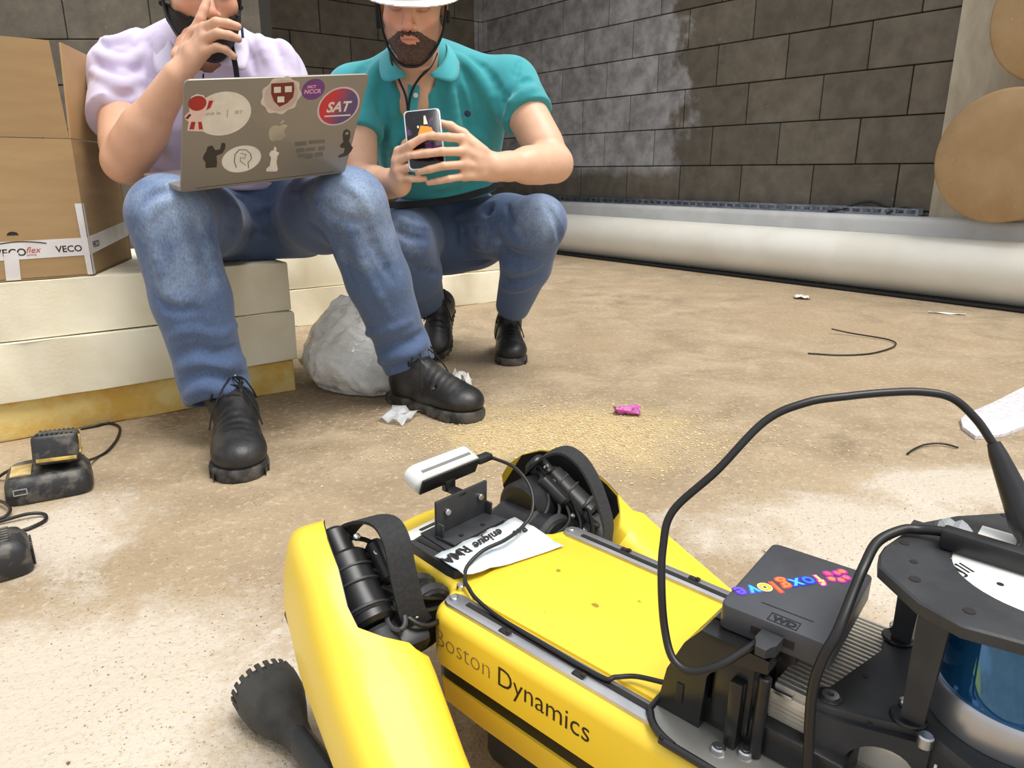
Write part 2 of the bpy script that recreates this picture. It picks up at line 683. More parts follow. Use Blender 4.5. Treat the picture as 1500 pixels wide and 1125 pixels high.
# ------------------------------------------------------------------ quadruped robot
# local frame: x toward the nose, y toward its near (left) flank, z up; z = 0 at the top of the payload rails
RX = Vector((-0.7437, 0.668, 0.022)).normalized()
RY = Vector((-0.668, -0.7437, 0.0)).normalized()
RZ = RX.cross(RY)
RO = Vector((0.0073, 0.6776, 0.2))
RB = frame(RO - RZ * 0.2, RX, RY, RZ)
ZL = 0.2
T = Matrix.Translation((0, 0, ZL))
robot = empty('quadruped_robot', 'yellow four-legged robot crouching on the floor with black payload on its back', 'robot', mx=RB)


def rp(x, y, z):
    return Vector((x, y, z + ZL))


def rb(mb, name, m, parent=None, angle=35):
    """build in robot-local coordinates (z measured from rail level)"""
    bmesh.ops.translate(mb.bm, verts=mb.bm.verts, vec=(0, 0, ZL))
    return mb.build(name, m, robot if parent is None else parent, angle)


def outline(sc=0.0):
    """half outline of the top shell, near side, from the tail forward"""
    pts = [(-0.74, 0.117 - sc), (-0.3, 0.117 - sc), (-0.02, 0.117 - sc), (-0.003, 0.1165 - sc), (0.008, 0.112 - sc), (0.015, 0.103 - sc), (0.018, 0.092 - sc), (0.022, 0.081 - sc), (0.030, 0.0735 - sc),
           (0.045, 0.069 - sc), (0.09, 0.064 - sc), (0.135, 0.058 - sc), (0.158, 0.052 - sc), (0.168, 0.040 - sc), (0.171 - sc, 0.0)]
    return pts


half = outline()
full = half + [(x, -y) for x, y in reversed(half[:-1])]
q = MB()
q.prism(full, -0.056, 0.0, bev=0.011, seg=4)
shell = rb(q, 'body_shell', M['yellow'], angle=50)
q = MB()
h2 = [(x, max(y - 0.006, 0)) for x, y in half]
q.prism(h2 + [(x, -y) for x, y in reversed(h2[:-1])], -0.08, -0.05)
rb(q, 'side_stripe', M['black'])
q = MB()


def sec(x, yw, z0, z1, b=0.014):
    return [(x, yw, z1), (x, yw - 0.004, z0 + b), (x, yw - b - 0.006, z0), (x, -(yw - b - 0.006), z0), (x, -(yw - 0.004), z0 + b), (x, -yw, z1)]


q.loft([sec(-0.74, 0.114, -0.119, -0.075), sec(-0.05, 0.114, -0.119, -0.075), sec(0.0, 0.112, -0.119, -0.075), sec(0.03, 0.068, -0.119, -0.075), sec(0.13, 0.055, -0.117, -0.075), sec(0.163, 0.045, -0.105, -0.075)])
rb(q, 'lower_shell', M['yellow'])
q = MB()
q.box((-0.36, 0, -0.145), (0.66, 0.17, 0.06), bev=0.012)
rb(q, 'belly_plate', M['black_matt'])

# top panel, slightly proud, with its seam
q = MB()
q.prism([(-0.7, 0.079), (-0.7, -0.079), (-0.010, -0.079), (0.004, -0.070), (0.010, -0.05), (0.013, 0.0), (0.010, 0.05), (0.004, 0.070), (-0.010, 0.079)], -0.01, 0.0035, bev=0.003)
rb(q, 'top_panel', M['yellow'])

# rails
for s in (1, -1):
    q = MB()
    zr = 0.004
    cap = [(-0.70, 0.0935 + 0.0105), (0.0, 0.104), (0.007, 0.101), (0.010, 0.0935), (0.007, 0.086), (0.0, 0.083), (-0.70, 0.083)]
    q.prism([(x, y * s) for x, y in cap], -0.012, zr, bev=0.0015)
    rail = rb(q, 'payload_rail', M['alu'])
    q = MB()
    q.box((-0.36, s * 0.0915, zr - 0.0005), (0.69, 0.0055, 0.0026))
    o = rb(q, 'rail_slot', M['ink'], rail)
    for k in range(7):
        q = MB()
        x = 0.002 if k == 0 else -0.07 - 0.083 * (k - 1)
        if k == 0:
            q.cyl((x, s * 0.0935, zr - 0.001), (x, s * 0.0935, zr + 0.002), 0.0042, 12, 0.0008)
            o = rb(q, 'rail_screw', M['steel'], rail)
        else:
            q.box((x, s * 0.0985, zr), (0.012, 0.006, 0.003), bev=0.001)
            q.box((x - 0.004, s * 0.098, zr + 0.002), (0.004, 0.004, 0.002))
            o = rb(q, 'rail_clip', M['ink'], rail)

# lettering on the near flank: reads from the nose toward the tail
def flank_text(s, x, z, size, m, off=0.0, xs=1.0):
    mx = frame(rp(x, 0.1172, z), (-1, 0, 0), (0, 0, 1), (0, 1, 0))
    return text_mesh('lettering', s, size, m, mx, robot, 0.0002, off=off, xs=xs)


M['grey_print'] = mat('grey_print', rgb(138, 116, 82), 0.5)
flank_text('Boston', 0.0045, -0.036, 0.0285, M['grey_print'], off=-0.0006, xs=0.92)
flank_text('Dynamics', -0.0775, -0.036, 0.0285, M['ink'], off=-0.0002, xs=0.92)

# nose plate with screws, taped label
q = MB()
q.prism([(0.125, 0.050), (0.112, 0.058), (0.030, 0.066), (0.026, 0.060), (0.030, -0.052), (0.040, -0.058), (0.118, -0.050), (0.126, -0.040)], -0.004, 0.009, bev=0.002)
q.prism([(0.112, 0.040), (0.055, 0.046), (0.055, -0.044), (0.112, -0.038)], 0.008, 0.0115, bev=0.001)
q.box((0.118, 0.0, 0.010), (0.004, 0.07, 0.002))
rb(q, 'nose_plate', M['black_matt'])
q = MB()
q.box((0.085, 0.049, 0.0096), (0.04, 0.005, 0.001))
rb(q, 'nose_slot', M['ink'])
for (x, y) in ((0.03, -0.058), (0.012, 0.074)):
    q = MB()
    q.cyl((x, y, -0.002), (x, y, 0.006), 0.0045, 12, 0.001)
    rb(q, 'shell_screw', M['steel'])

q = MB()
q.prism([(0.126, 0.054), (0.112, 0.061), (0.108, 0.054), (0.113, 0.020), (0.119, -0.008), (0.128, -0.004)], 0.0092, 0.0098)
rb(q, 'white_tape', M['white'])
# crumpled printed sheet taped behind the plate
M['sheet'] = mat('label_sheet', rgb(226, 228, 228), 0.35, c2=rgb(202, 214, 218), scale=25)
q = MB()
lab = []
for i in range(13):
    t = i / 12
    xa = 0.054 - 0.006 * t
    y = 0.066 - 0.122 * t
    row = []
    for j in range(6):
        u_ = j / 5
        x = (0.060 - 0.004 * t) * (1 - u_) + (0.016 - 0.033 * t) * u_
        z = 0.0145 - 0.0085 * max(0, (0.030 - x) / 0.03) + 0.0012 * math.sin(7 * t * 3.1 + j * 1.7)
        if x < 0.0:
            z = 0.0062 + 0.0006 * math.sin(9 * t + j)
        row.append(q.bm.verts.new((x, y, max(z, 0.0062))))
    lab.append(row)
for i in range(12):
    for j in range(5):
        q.bm.faces.new((lab[i][j], lab[i][j + 1], lab[i + 1][j + 1], lab[i + 1][j]))
sheet = rb(q, 'label_sheet', M['sheet'])
md = sheet.modifiers.new('thickness', 'SOLIDIFY')
md.thickness = 0.0006
# the sheet's print is upside down as seen from the tail
for (s, x, y, size, sh, off, z) in (('RMA', 0.050, 0.031, 0.018, 0.0, 0.0005, 0.0164), ('enique', 0.049, -0.022, 0.017, 0.3, 0.0003, 0.0164), ('Pos', 0.034, -0.046, 0.014, 0.3, 0.0003, 0.0160), ('redes', 0.0575, -0.008, 0.007, 0.0, 0.0, 0.0164)):
    mx = frame(rp(x, y, z), (-0.03, 1.0, 0.0), (-0.985, -0.03, -0.12), Vector((-0.03, 1.0, 0.0)).cross(Vector((-0.985, -0.03, -0.12))))
    text_mesh('lettering', s, size, M['ink'], mx, sheet, 0.0002, shear=sh, off=off)


# ---- legs
def leg(s):
    """s=+1 near side, -1 far side"""
    hip = Vector((0.088, 0.176 * s, -0.006 if s > 0 else -0.026))
    hs = 1.0 if s > 0 else 0.86
    t = Vector((-0.82, 0.20 * s, -0.52 if s > 0 else -0.46)).normalized()
    out = Vector((0.30, 0.95 * s, 0.0))
    out = (out - t * out.dot(t)).normalized()
    up = (out.cross(t) * s).normalized()
    if up.z < 0:
        up = -up
    L = 0.33

    def P(a, b, c):           # along the thigh, up across it, outward
        return hip + t * a + up * b + out * c

    # shell: lofted sections along the thigh, outer face rounded
    secs = []
    prof = [(-0.083, 0.012, 0.016, -.008), (-0.076, 0.034, 0.024, -.006), (-0.060, 0.056, 0.029, -.003), (-0.035, 0.073, 0.033, 0.0), (0.0, 0.078, 0.036, 0.0), (0.035, 0.074, 0.040, 0.0),
            (0.055, 0.071, 0.043, -0.002), (0.07, 0.068, 0.046, -0.005), (0.082, 0.066, 0.048, -0.007), (0.095, 0.064, 0.049, -0.008), (0.11, 0.062, 0.049, -0.008), (0.18, 0.058, 0.046, -0.006), (0.26, 0.054, 0.044, -0.006), (0.32, 0.048, 0.040, -0.004), (0.35, 0.034, 0.028, 0.0), (0.362, 0.014, 0.014, 0.0)]
    K = 32
    for a, hb, hc, dc in prof:
        if a < 0.09:
            hb = hb * hs
        ring = []
        for k in range(K):
            an = 2 * math.pi * k / K
            ca, sa = math.cos(an), math.sin(an)
            e = 0.55
            b_ = math.copysign(abs(sa) ** e, sa) * hb
            c_ = math.copysign(abs(ca) ** e, ca) * hc + dc
            # hip end is an open cover: inner side cut back above the axle
            if a < 0.104:
                f = min(1.0, max(0.0, (0.104 - a) / 0.058))
                f = f * f * (3 - 2 * f)
                cmin = -hc + (hc * 2 - (0.034 if s > 0 else 0.018)) * f * (1.0 if b_ > -0.06 else 0.3)
                c_ = max(c_, cmin + dc)
            ring.append(P(a, b_, c_) + Vector((0, 0, ZL)))
        secs.append(ring)
    q = MB()
    q.loft(secs)
    thigh = q.build('thigh_shell', M['yellow'], robot, 40)
    # dark liner on the open inner side of the cover
    q = MB()
    lsec = []
    for a, hb, hc, dc in prof:
        if -0.08 < a < 0.075:
            w_ = hb * (hs if a < 0.09 else 1.0) * 0.955
            f = min(1.0, max(0.0, (0.104 - a) / 0.058))
            f = f * f * (3 - 2 * f)
            c1_ = -hc + (hc * 2 - (0.034 if s > 0 else 0.018)) * f + dc
            lsec.append([P(a, b_, c_) + Vector((0, 0, ZL)) for b_, c_ in ((w_, c1_ - 0.0015), (-w_, c1_ - 0.0015), (-w_, c1_ + 0.006), (w_, c1_ + 0.006))])
    q.loft(lsec)
    q.build('cover_liner', M['black'], thigh)
    # maker's dark side grip line on the outer face
    q = MB()
    q.loft([[P(a, -0.045 + b, 0.0325) + Vector((0, 0, ZL)) for b in (-0.004, 0.004)] + [P(a, -0.045 + b, 0.026) + Vector((0, 0, ZL)) for b in (0.004, -0.004)] for a in (-0.03, 0.0, 0.03)])
    q.build('side_marker', M['ink'], thigh)

    # actuators inside the hip
    def act(a, b, r, name, m='black', seg=22, bev=0.004):
        q = MB()
        q.cyl(a, b, r, seg, bev)
        return rb(q, name, M[m])

    # abduction motor: along the body beside the nose
    act(Vector((0.028, 0.102 * s, -0.030)), Vector((0.115, 0.098 * s, -0.030)), 0.033, 'hip_motor')
    act(Vector((0.030, 0.102 * s, -0.030)), Vector((0.040, 0.102 * s, -0.030)), 0.037, 'motor_ring', 'black_matt')
    act(Vector((0.055, 0.098 * s, -0.030)), Vector((0.064, 0.098 * s, -0.030)), 0.036, 'motor_ring', 'black_matt')
    act(Vector((0.115, 0.098 * s, -0.030)), Vector((0.128, 0.098 * s, -0.030)), 0.020, 'motor_cap', 'black_matt')
    # hip housing and knee drive running along the thigh inside the cover
    act(Vector((0.088, 0.10 * s, -0.006)), Vector((0.088, 0.180 * s, -0.006)), 0.036, 'hip_housing')
    c0, c1 = P(-0.060, 0.036, 0.0), P(0.085, 0.022, -0.010)
    act(P(-0.058, 0.040, -0.016), P(-0.020, 0.036, -0.018), 0.015, 'knee_drive_nose', 'black')
    act(P(-0.030, 0.034, -0.018), P(0.045, 0.028, -0.022), 0.024, 'knee_drive', 'black')
    for a in (-0.012, 0.004, 0.030):
        act(P(a, 0.032, -0.020), P(a + 0.006, 0.032, -0.020), 0.0258, 'drive_ring', 'black_matt')
    act(P(0.045, 0.027, -0.022), P(0.080, 0.018, -0.026), 0.019, 'drive_tail', 'black_matt')
    act(P(-0.030, 0.048, -0.048), P(0.015, 0.044, -0.050), 0.010, 'drive_can', 'black')
    # bracket plate with eyelet and bolts
    q = MB()
    q.box((0, 0, 0), (0.056, 0.046, 0.026), bev=0.008)
    bmesh.ops.transform(q.bm, matrix=frame(P(0.048, 0.018, -0.048), t, out, t.cross(out)), verts=q.bm.verts)
    rb(q, 'hip_bracket', M['black'])
    q = MB()
    ring = [P(0.050, 0.042, -0.040) + (t * math.cos(k * math.pi / 8) * 0.011 + (-out * 0.9 + up * 0.2).normalized() * math.sin(k * math.pi / 8) * 0.008) for k in range(17)]
    q.tube(ring, 0.0028, 8)
    rb(q, 'eyelet', M['black_matt'])
    for (a, b, c) in ((0.030, 0.046, -0.022), (0.030, 0.036, -0.056), (0.052, 0.034, -0.060), (-0.035, 0.054, -0.032), (-0.015, 0.05, -0.045)):
        q = MB()
        q.cyl(P(a, b, c), P(a, b + 0.006, c), 0.0034, 10, 0.001)
        rb(q, 'bolt', M['steel'])
    # wires
    for k in range(5):
        q = MB()
        rr = random.Random(k + 10 * s)
        p = [P(-0.05 + 0.02 * k, 0.040, -0.020 - 0.004 * k), P(-0.03 + 0.018 * k, 0.050 + rr.uniform(-.01, .006), -0.045), P(0.0 + 0.016 * k, 0.036, -0.066), Vector((0.05 - 0.01 * k, 0.074 * s, -0.02))]
        q.tube(spline(p, 6), 0.0026, 6)
        rb(q, 'hip_wire', M['cable'])
    # strap: a flat webbing loop over the hip
    if s > 0:
        pts = [(0.122, 0.148, 0.020), (0.117, 0.140, 0.044), (0.098, 0.135, 0.066), (0.070, 0.134, 0.080), (0.046, 0.136, 0.084), (0.028, 0.140, 0.074), (0.018, 0.143, 0.052), (0.012, 0.142, 0.026), (0.010, 0.138, 0.004), (0.010, 0.130, -0.012)]
    else:
        pts = [(0.125, -0.150, 0.010), (0.104, -0.148, 0.038), (0.080, -0.146, 0.060), (0.055, -0.145, 0.072), (0.030, -0.144, 0.067), (0.008, -0.141, 0.050), (-0.010, -0.136, 0.028), (-0.024, -0.130, 0.006), (-0.030, -0.122, -0.012)]
    q = MB()
    q.ribbon(spline(pts, 5), Vector((0.25, s, 0.0)), 0.026, 0.003)
    rb(q, 'carry_strap', M['strap'], angle=60)

    # shank from the knee forward to the foot
    knee = hip + t * L + up * -0.012
    foot = Vector((0.209, 0.186 * s, -0.174))
    d = (foot - knee).normalized()
    sd = d.cross(Vector((0, 0, 1))).normalized()
    upv = sd.cross(d)
    secs = []
    Ls = (foot - knee).length
    for f, w_, h_ in ((0.0, 0.020, 0.026), (0.12, 0.020, 0.028), (0.5, 0.016, 0.022), (0.82, 0.013, 0.016), (0.92, 0.014, 0.015)):
        c = knee + d * Ls * f
        ring = []
        for k in range(12):
            an = 2 * math.pi * k / 12
            ring.append(c + sd * w_ * math.cos(an) + upv * h_ * math.sin(an))
        secs.append(ring)
    q = MB()
    q.loft(secs)
    rb(q, 'shank', M['black'])
    # rubber foot: faceted boot flaring to a round sole
    q = MB()
    secs = []
    for f, w_, h_ in ((-0.085, 0.013, 0.014), (-0.066, 0.016, 0.018), (-0.044, 0.025, 0.024), (-0.018, 0.034, 0.030), (0.004, 0.036, 0.032), (0.016, 0.032, 0.029), (0.026, 0.019, 0.019)):
        c = foot + d * f
        ring = []
        for k in range(16):
            an = 2 * math.pi * (k + 0.5) / 16
            e = 0.8
            ring.append(c + sd * w_ * math.copysign(abs(math.cos(an)) ** e, math.cos(an)) + upv * h_ * math.copysign(abs(math.sin(an)) ** e, math.sin(an)))
        secs.append(ring)
    q.loft(secs)
    ft = rb(q, 'rubber_foot', M['rubber'], angle=25)
    q = MB()
    for k in range(22):
        an = 2 * math.pi * k / 22
        c = foot + d * 0.012 + sd * 0.035 * math.cos(an) + upv * 0.031 * math.sin(an)
        q.box(c, (0.020, 0.0026, 0.0062), rotm(d, sd * math.cos(an) + upv * math.sin(an), d.cross(sd * math.cos(an) + upv * math.sin(an))), bev=0.001, seg=1)
    rb(q, 'foot_tread', M['rubber'], ft)
    q = MB()
    pts = [foot + d * -0.05 + sd * 0.0195 * math.cos(a_) + upv * 0.0195 * math.sin(a_) for a_ in [(-1.1 + 0.22 * k) + (math.pi if sd.y > 0 else 0) for k in range(8)]]
    q.tube(pts, 0.0016, 6)
    rb(q, 'foot_clip', M['steel'], ft)


leg(1)
leg(-1)

# ------------------------------------------------------------------ depth camera on its bracket
def rworld(x, y, z):
    return RB @ rp(x, y, z)


dc = empty('depth_camera', 'small silver depth camera bar on a black bracket at the robot nose', 'camera', mx=frame(rworld(0.085, 0, 0.0116), RX, RY, RZ))
q = MB()
q.box((-0.010, -0.003, 0.002), (0.030, 0.080, 0.004), bev=0.001)
q.box((0.005, -0.003, 0.0225), (0.004, 0.080, 0.043), bev=0.0015)
q.box((0.0, 0.035, 0.010), (0.012, 0.003, 0.018), bev=0.001)
q.box((0.0, -0.041, 0.010), (0.012, 0.003, 0.018), bev=0.001)
q.build('bracket', M['black_matt'], dc)
for y in (0.022, -0.030):
    q = MB()
    q.cyl((0.004, y, 0.028), (-0.001, y, 0.028), 0.0042, 12, 0.001)
    q.build('bolt', M['steel'], dc)
for y in (0.018, -0.016):
    q = MB()
    q.cyl((-0.016, y, 0.0035), (-0.016, y, 0.0052), 0.0028, 10)
    q.build('screw_hole', M['ink'], dc)
q = MB()
q.box((0.014, -0.003, 0.040), (0.022, 0.012, 0.005), bev=0.001)
q.box((0.026, -0.003, 0.046), (0.008, 0.016, 0.016), bev=0.002)
q.build('mount_arm', M['black'], dc)
# bar: stadium section
stad = []
for k in range(24):
    an = 2 * math.pi * k / 24
    stad.append((math.cos(an) * 0.0115 + (0.0 if True else 0), math.sin(an) * 0.0115))
bar_c = Vector((0.034, -0.001, 0.062))
bx = Vector((0.93, 0, 0.36)).normalized()
bz = Vector((-0.36, 0, 0.93)).normalized()


def bar(name, y0, y1, z0, z1, d, m, rr):
    q = MB()
    pts = []
    for sy, cy_ in ((1, y1 - rr), (-1, y0 + rr)):
        for k in range(9):
            an = (-math.pi / 2 + math.pi * k / 8) if sy > 0 else (math.pi / 2 + math.pi * k / 8)
            pts.append((cy_ + math.cos(an) * rr, (z0 + z1) / 2 + math.sin(an) * rr))
    # prism in (y,z'), extruded along bar depth
    q.prism([(a_, b_) for a_, b_ in pts], -d / 2, d / 2, frame(bar_c, (0, 1, 0), bz, bx), bev=0.003, seg=3, bev_bottom=True)
    return q.build(name, m, dc, 50)


M['silver'] = mat('silver_paint', rgb(226, 226, 224), 0.35, 0.15)
hb = bar('camera_housing', -0.049, 0.049, -0.0125, 0.0125, 0.025, M['silver'], 0.0125)
q = MB()
q.prism([(0.043, -0.0095), (0.043, 0.0095), (-0.043, 0.0095), (-0.043, -0.0095)], 0.0, 0.003, frame(bar_c + bx * -0.0125 - bx * 0.002, (0, 1, 0), bz, bx), bev=0.001)
q.build('rear_cover', M['black'], dc)
q = MB()
q.box((0, 0, 0), (0.004, 0.074, 0.001), rotm(bx, (0, 1, 0), bz))
bmesh.ops.translate(q.bm, verts=q.bm.verts, vec=bar_c + bz * 0.0124 - bx * 0.003)
q.build('top_groove', mat('groove_grey', rgb(120, 120, 120), 0.5), dc)
q = MB()
q.box(bar_c + Vector((-0.008, -0.058, -0.002)), (0.013, 0.024, 0.009), bev=0.003)
q.build('cable_plug', M['black'], dc)

cpl = [(0.112, -0.067, 0.069), (0.105, -0.070, 0.070), (0.073, -0.074, 0.066), (0.045, -0.069, 0.052), (0.028, -0.054, 0.035), (0.022, -0.030, 0.025), (0.020, 0.0, 0.022), (0.024, 0.030, 0.020), (0.022, 0.055, 0.0135), (0.012, 0.0685, 0.0085), (0.0, 0.0755, 0.008), (-0.018, 0.083, 0.0075), (-0.052, 0.089, 0.007), (-0.112, 0.091, 0.007), (-0.17, 0.091, 0.007), (-0.18, 0.085, 0.009), (-0.193, 0.075, 0.011), (-0.216, 0.07, 0.015)]
cable('camera_cable', [rworld(*p) for p in cpl], 0.0021, 'thin black cable looping from the silver depth camera along the near rail', n=8)

# ------------------------------------------------------------------ payload on the robot's back
pay = empty('payload_mount', 'black payload frame with finned silver box bolted on the robot back', 'mount', mx=RB)


def pb(mb, name, m, parent=None, angle=35):
    bmesh.ops.translate(mb.bm, verts=mb.bm.verts, vec=(0, 0, ZL))
    return mb.build(name, m, pay if parent is None else parent, angle)


M['gloss_black'] = mat('gloss_black', rgb(30, 30, 31), 0.28, c2=rgb(26, 26, 27), scale=40)
M['tray_grey'] = mat('tray_grey', rgb(150, 148, 142), 0.35, 0.6)
M['fin'] = mat('fin_alu', rgb(222, 216, 204), 0.4, 0.55)
tray = [(-0.66, 0.114), (-0.275, 0.114), (-0.250, 0.113), (-0.232, 0.107), (-0.221, 0.096), (-0.218, 0.084), (-0.215, 0.0), (-0.218, -0.084), (-0.221, -0.096), (-0.232, -0.107), (-0.25, -0.113), (-0.66, -0.114)]
q = MB()
q.prism(tray, 0.0045, 0.0078, bev=0.001)
pb(q, 'base_tray', M['tray_grey'])
q = MB()
q.tube(spline([rp(x, y + (0.0015 if y > 0 else -0.0015), 0.0063) - Vector((0, 0, ZL)) for x, y in tray], 4), 0.0032, 8)
pb(q, 'edge_trim', M['black'])
# drive holder: sloped bracket with two cheeks
prof = [(-0.2205, 0.008), (-0.226, 0.045), (-0.238, 0.074), (-0.250, 0.0905), (-0.300, 0.0905), (-0.300, 0.080), (-0.268, 0.074), (-0.258, 0.055), (-0.256, 0.008)]
for (ya, yb) in ((0.066, 0.088), (-0.05, 0.066)):
    q = MB()
    pr = prof if ya > 0 else [(-0.226, 0.03), (-0.238, 0.074), (-0.250, 0.0905), (-0.31, 0.0905), (-0.31, 0.080), (-0.268, 0.074), (-0.244, 0.04), (-0.240, 0.008), (-0.226, 0.008)]
    q.prism(pr, -yb, -ya, frame((0, 0, 0), (1, 0, 0), (0, 0, 1), (0, -1, 0)), bev=0.003)
    pb(q, 'drive_bracket', M['gloss_black'])
q = MB()
q.box((-0.2385, 0.0885, 0.030), (0.006, 0.002, 0.016), bev=0.0008)
pb(q, 'bracket_slot', M['ink'])
q = MB()
q.box((-0.275, 0.060, 0.048), (0.030, 0.045, 0.064), bev=0.002)
q.box((-0.281, 0.066, 0.036), (0.010, 0.050, 0.056), bev=0.002)
pb(q, 'connector_block', M['gloss_black'])
q = MB()
q.cyl((-0.298, 0.084, 0.008), (-0.298, 0.084, 0.075), 0.0045, 12, 0.001)
pb(q, 'standoff', M['black'])
q = MB()
q.box((-0.30, 0.0, 0.020), (0.11, 0.16, 0.024), bev=0.003)
pb(q, 'cable_tray', M['black'])
for (x, y) in ((-0.277, 0.098), (-0.293, 0.088), (-0.372, 0.098)):
    q = MB()
    q.cyl((x, y, 0.007), (x, y, 0.0125), 0.0052, 16, 0.001)
    q.cyl((x, y, 0.0124), (x, y, 0.0128), 0.0022, 6)
    pb(q, 'bolt', M['steel'])

# finned silver computer box
q = MB()
q.box((-0.316, 0.0, 0.030), (0.042, 0.132, 0.046), bev=0.003)
q.box((-0.45, -0.010, 0.030), (0.23, 0.104, 0.046), bev=0.003)
box = pb(q, 'computer_box', M['fin'])
q = MB()
q.box((0, 0, 0), (0.055, 0.0024, 0.006), bev=0.0004, seg=1)
fin_me = q.mesh('cooling_fin', M['fin'])
for k in range(24):
    o = link(bpy.data.objects.new('cooling_fin', fin_me), box)
    o.location = (-0.3255, -0.0615 + k * 0.00535, 0.0548 + ZL)
q = MB()
for k in range(11):
    z = 0.012 + k * 0.0034
    q.box((-0.316, 0.0665, z), (0.036, 0.0016, 0.0014))
    q.box((-0.2945, 0.0, z), (0.0016, 0.124, 0.0014))
pb(q, 'side_ribs', M['fin'], box)
q = MB()
q.prism([(-0.312, 0.067), (-0.296, 0.067), (-0.296, 0.052), (-0.312, 0.046)], 0.052, 0.0548, bev=0.001)
pb(q, 'corner_clip', M['steel'], box)

# base plate of the sensor tower
bp = [(-0.327, 0.0715), (-0.3225, 0.064), (-0.324, 0.053), (-0.330, 0.047), (-0.345, -0.022), (-0.342, -0.034), (-0.344, -0.046), (-0.352, -0.050), (-0.372, -0.052), (-0.51, -0.066), (-0.51, 0.072), (-0.42, 0.062), (-0.396, 0.0495), (-0.385, 0.0495), (-0.338, 0.0695)]
q = MB()
q.prism(list(reversed(bp)), 0.0555, 0.0635, bev=0.0015)
tower = pb(q, 'tower_base', M['black_matt'])
sk0, sk1 = Vector((-0.3265, 0.0715, 0)), Vector((-0.394, 0.0475, 0))
sd = (sk1 - sk0)
SL = sd.length
sd.normalize()
q = MB()
skirt = [(0.0, 0.004), (0.0, 0.0575), (SL, 0.0575), (SL, 0.004)] + [(0.0455 + 0.0235 * math.cos(math.pi * k / 14), 0.006 + 0.040 * math.sin(math.pi * k / 14) ** 0.55) for k in range(15)] + [(0.022, 0.004)]
q.prism(skirt, 0.0, 0.005, frame(sk0, sd, (0, 0, 1), sd.cross(Vector((0, 0, 1)))))
q.cyl((-0.3325, 0.0640, 0.006), (-0.3325, 0.0640, 0.056), 0.0092, 24)
q.prism([(-0.392, 0.0485), (-0.51, 0.071), (-0.51, 0.066), (-0.394, 0.044)], 0.010, 0.057)
pb(q, 'tower_skirt', M['black_matt'], tower)
q = MB()
q.box((-0.378, 0.028, 0.024), (0.070, 0.034, 0.034), bev=0.010, seg=4)
pb(q, 'side_box', M['fin'], box)
text_mesh('lettering', 'LX', 0.016, M['white'], frame(rp(-0.3985, 0.0535, 0.0365), Vector((-0.98, 0.19, 0)), (0, 0, 1), Vector((-0.98, 0.19, 0)).cross(Vector((0, 0, 1)))), tower, 0.0004)
q = MB()
q.cyl((-0.334, 0.0585, 0.063), (-0.334, 0.0585, 0.0648), 0.0085, 24, 0.0008)
pb(q, 'boss', M['black'], tower)
q = MB()
q.lathe([(0.0022, 0), (0.0056, 0), (0.0056, 0.0012), (0.0022, 0.0012), (0.0022, 0)], Matrix.Translation((-0.334, 0.0585, 0.0646)), 24)
pb(q, 'screw', M['steel'], tower)
for (x, y, r) in ((-0.345, 0.02, 0.0022), (-0.362, 0.066, 0.0020), (-0.37, 0.0, 0.002)):
    q = MB()
    q.cyl((x, y, 0.063), (x, y, 0.0639), r, 12)
    pb(q, 'hole', M['ink'], tower)

# posts
posts = [(-0.353, -0.042, 0.0085), (-0.382, 0.044, 0.0085), (-0.475, -0.06, 0.008), (-0.49, 0.06, 0.008)]
for (x, y, r) in posts:
    q = MB()
    q.loft([[(x + sx * w, y + sy * w * 0.72, z) for sx, sy in ((-1, -1), (1, -1), (1, 1), (-1, 1))] for z, w in ((0.063, r * 0.80), (0.075, r * 0.82), (0.13, r), (0.161, r * 1.08))])
    post = pb(q, 'post', M['black_matt'], tower)
    q = MB()
    q.cyl((x + 0.003, y, 0.0630), (x + 0.003, y, 0.0662), 0.0115, 16, 0.001)
    pb(q, 'post_foot', M['black'], tower)
    for dx, dy in ((-0.004, 0.012 if y > 0 else 0.0005),):
        q = MB()
        q.cyl((x + 0.0075, y - 0.0085, 0.066), (x + 0.0075, y - 0.0085, 0.0705), 0.0042, 14, 0.001)
        pb(q, 'screw', M['steel'], tower)
for (x, y) in ((-0.392, 0.056),):
    q = MB()
    q.cyl((x, y, 0.058), (x, y, 0.067), 0.005, 14, 0.001)
    pb(q, 'screw', M['steel'], tower)

# octagonal top plate (ring) and lidar
oc = [(-0.342, 0.022), (-0.3425, 0.036), (-0.347, 0.052), (-0.376, 0.078), (-0.400, 0.0865), (-0.430, 0.080), (-0.4715, 0.071), (-0.496, 0.052), (-0.513, -0.030), (-0.511, -0.058), (-0.494, -0.074), (-0.460, -0.097), (-0.427, -0.103), (-0.396, -0.097), (-0.367, -0.062), (-0.350, -0.031)]
lc = Vector((-0.428, -0.005, 0.0))
n_ = 48
q = MB()


def ray_oct(an):
    d = Vector((math.cos(an), math.sin(an)))
    best = None
    for i in range(len(oc)):
        a_, b_ = Vector(oc[i]) - lc.to_2d(), Vector(oc[(i + 1) % len(oc)]) - lc.to_2d()
        e = b_ - a_
        den = d.x * e.y - d.y * e.x
        if abs(den) < 1e-9:
            continue
        t_ = (a_.x * e.y - a_.y * e.x) / den
        u_ = (a_.x * d.y - a_.y * d.x) / den
        if t_ > 0 and -1e-6 <= u_ <= 1 + 1e-6:
            best = t_ if best is None else min(best, t_)
    return lc.to_2d() + d * best


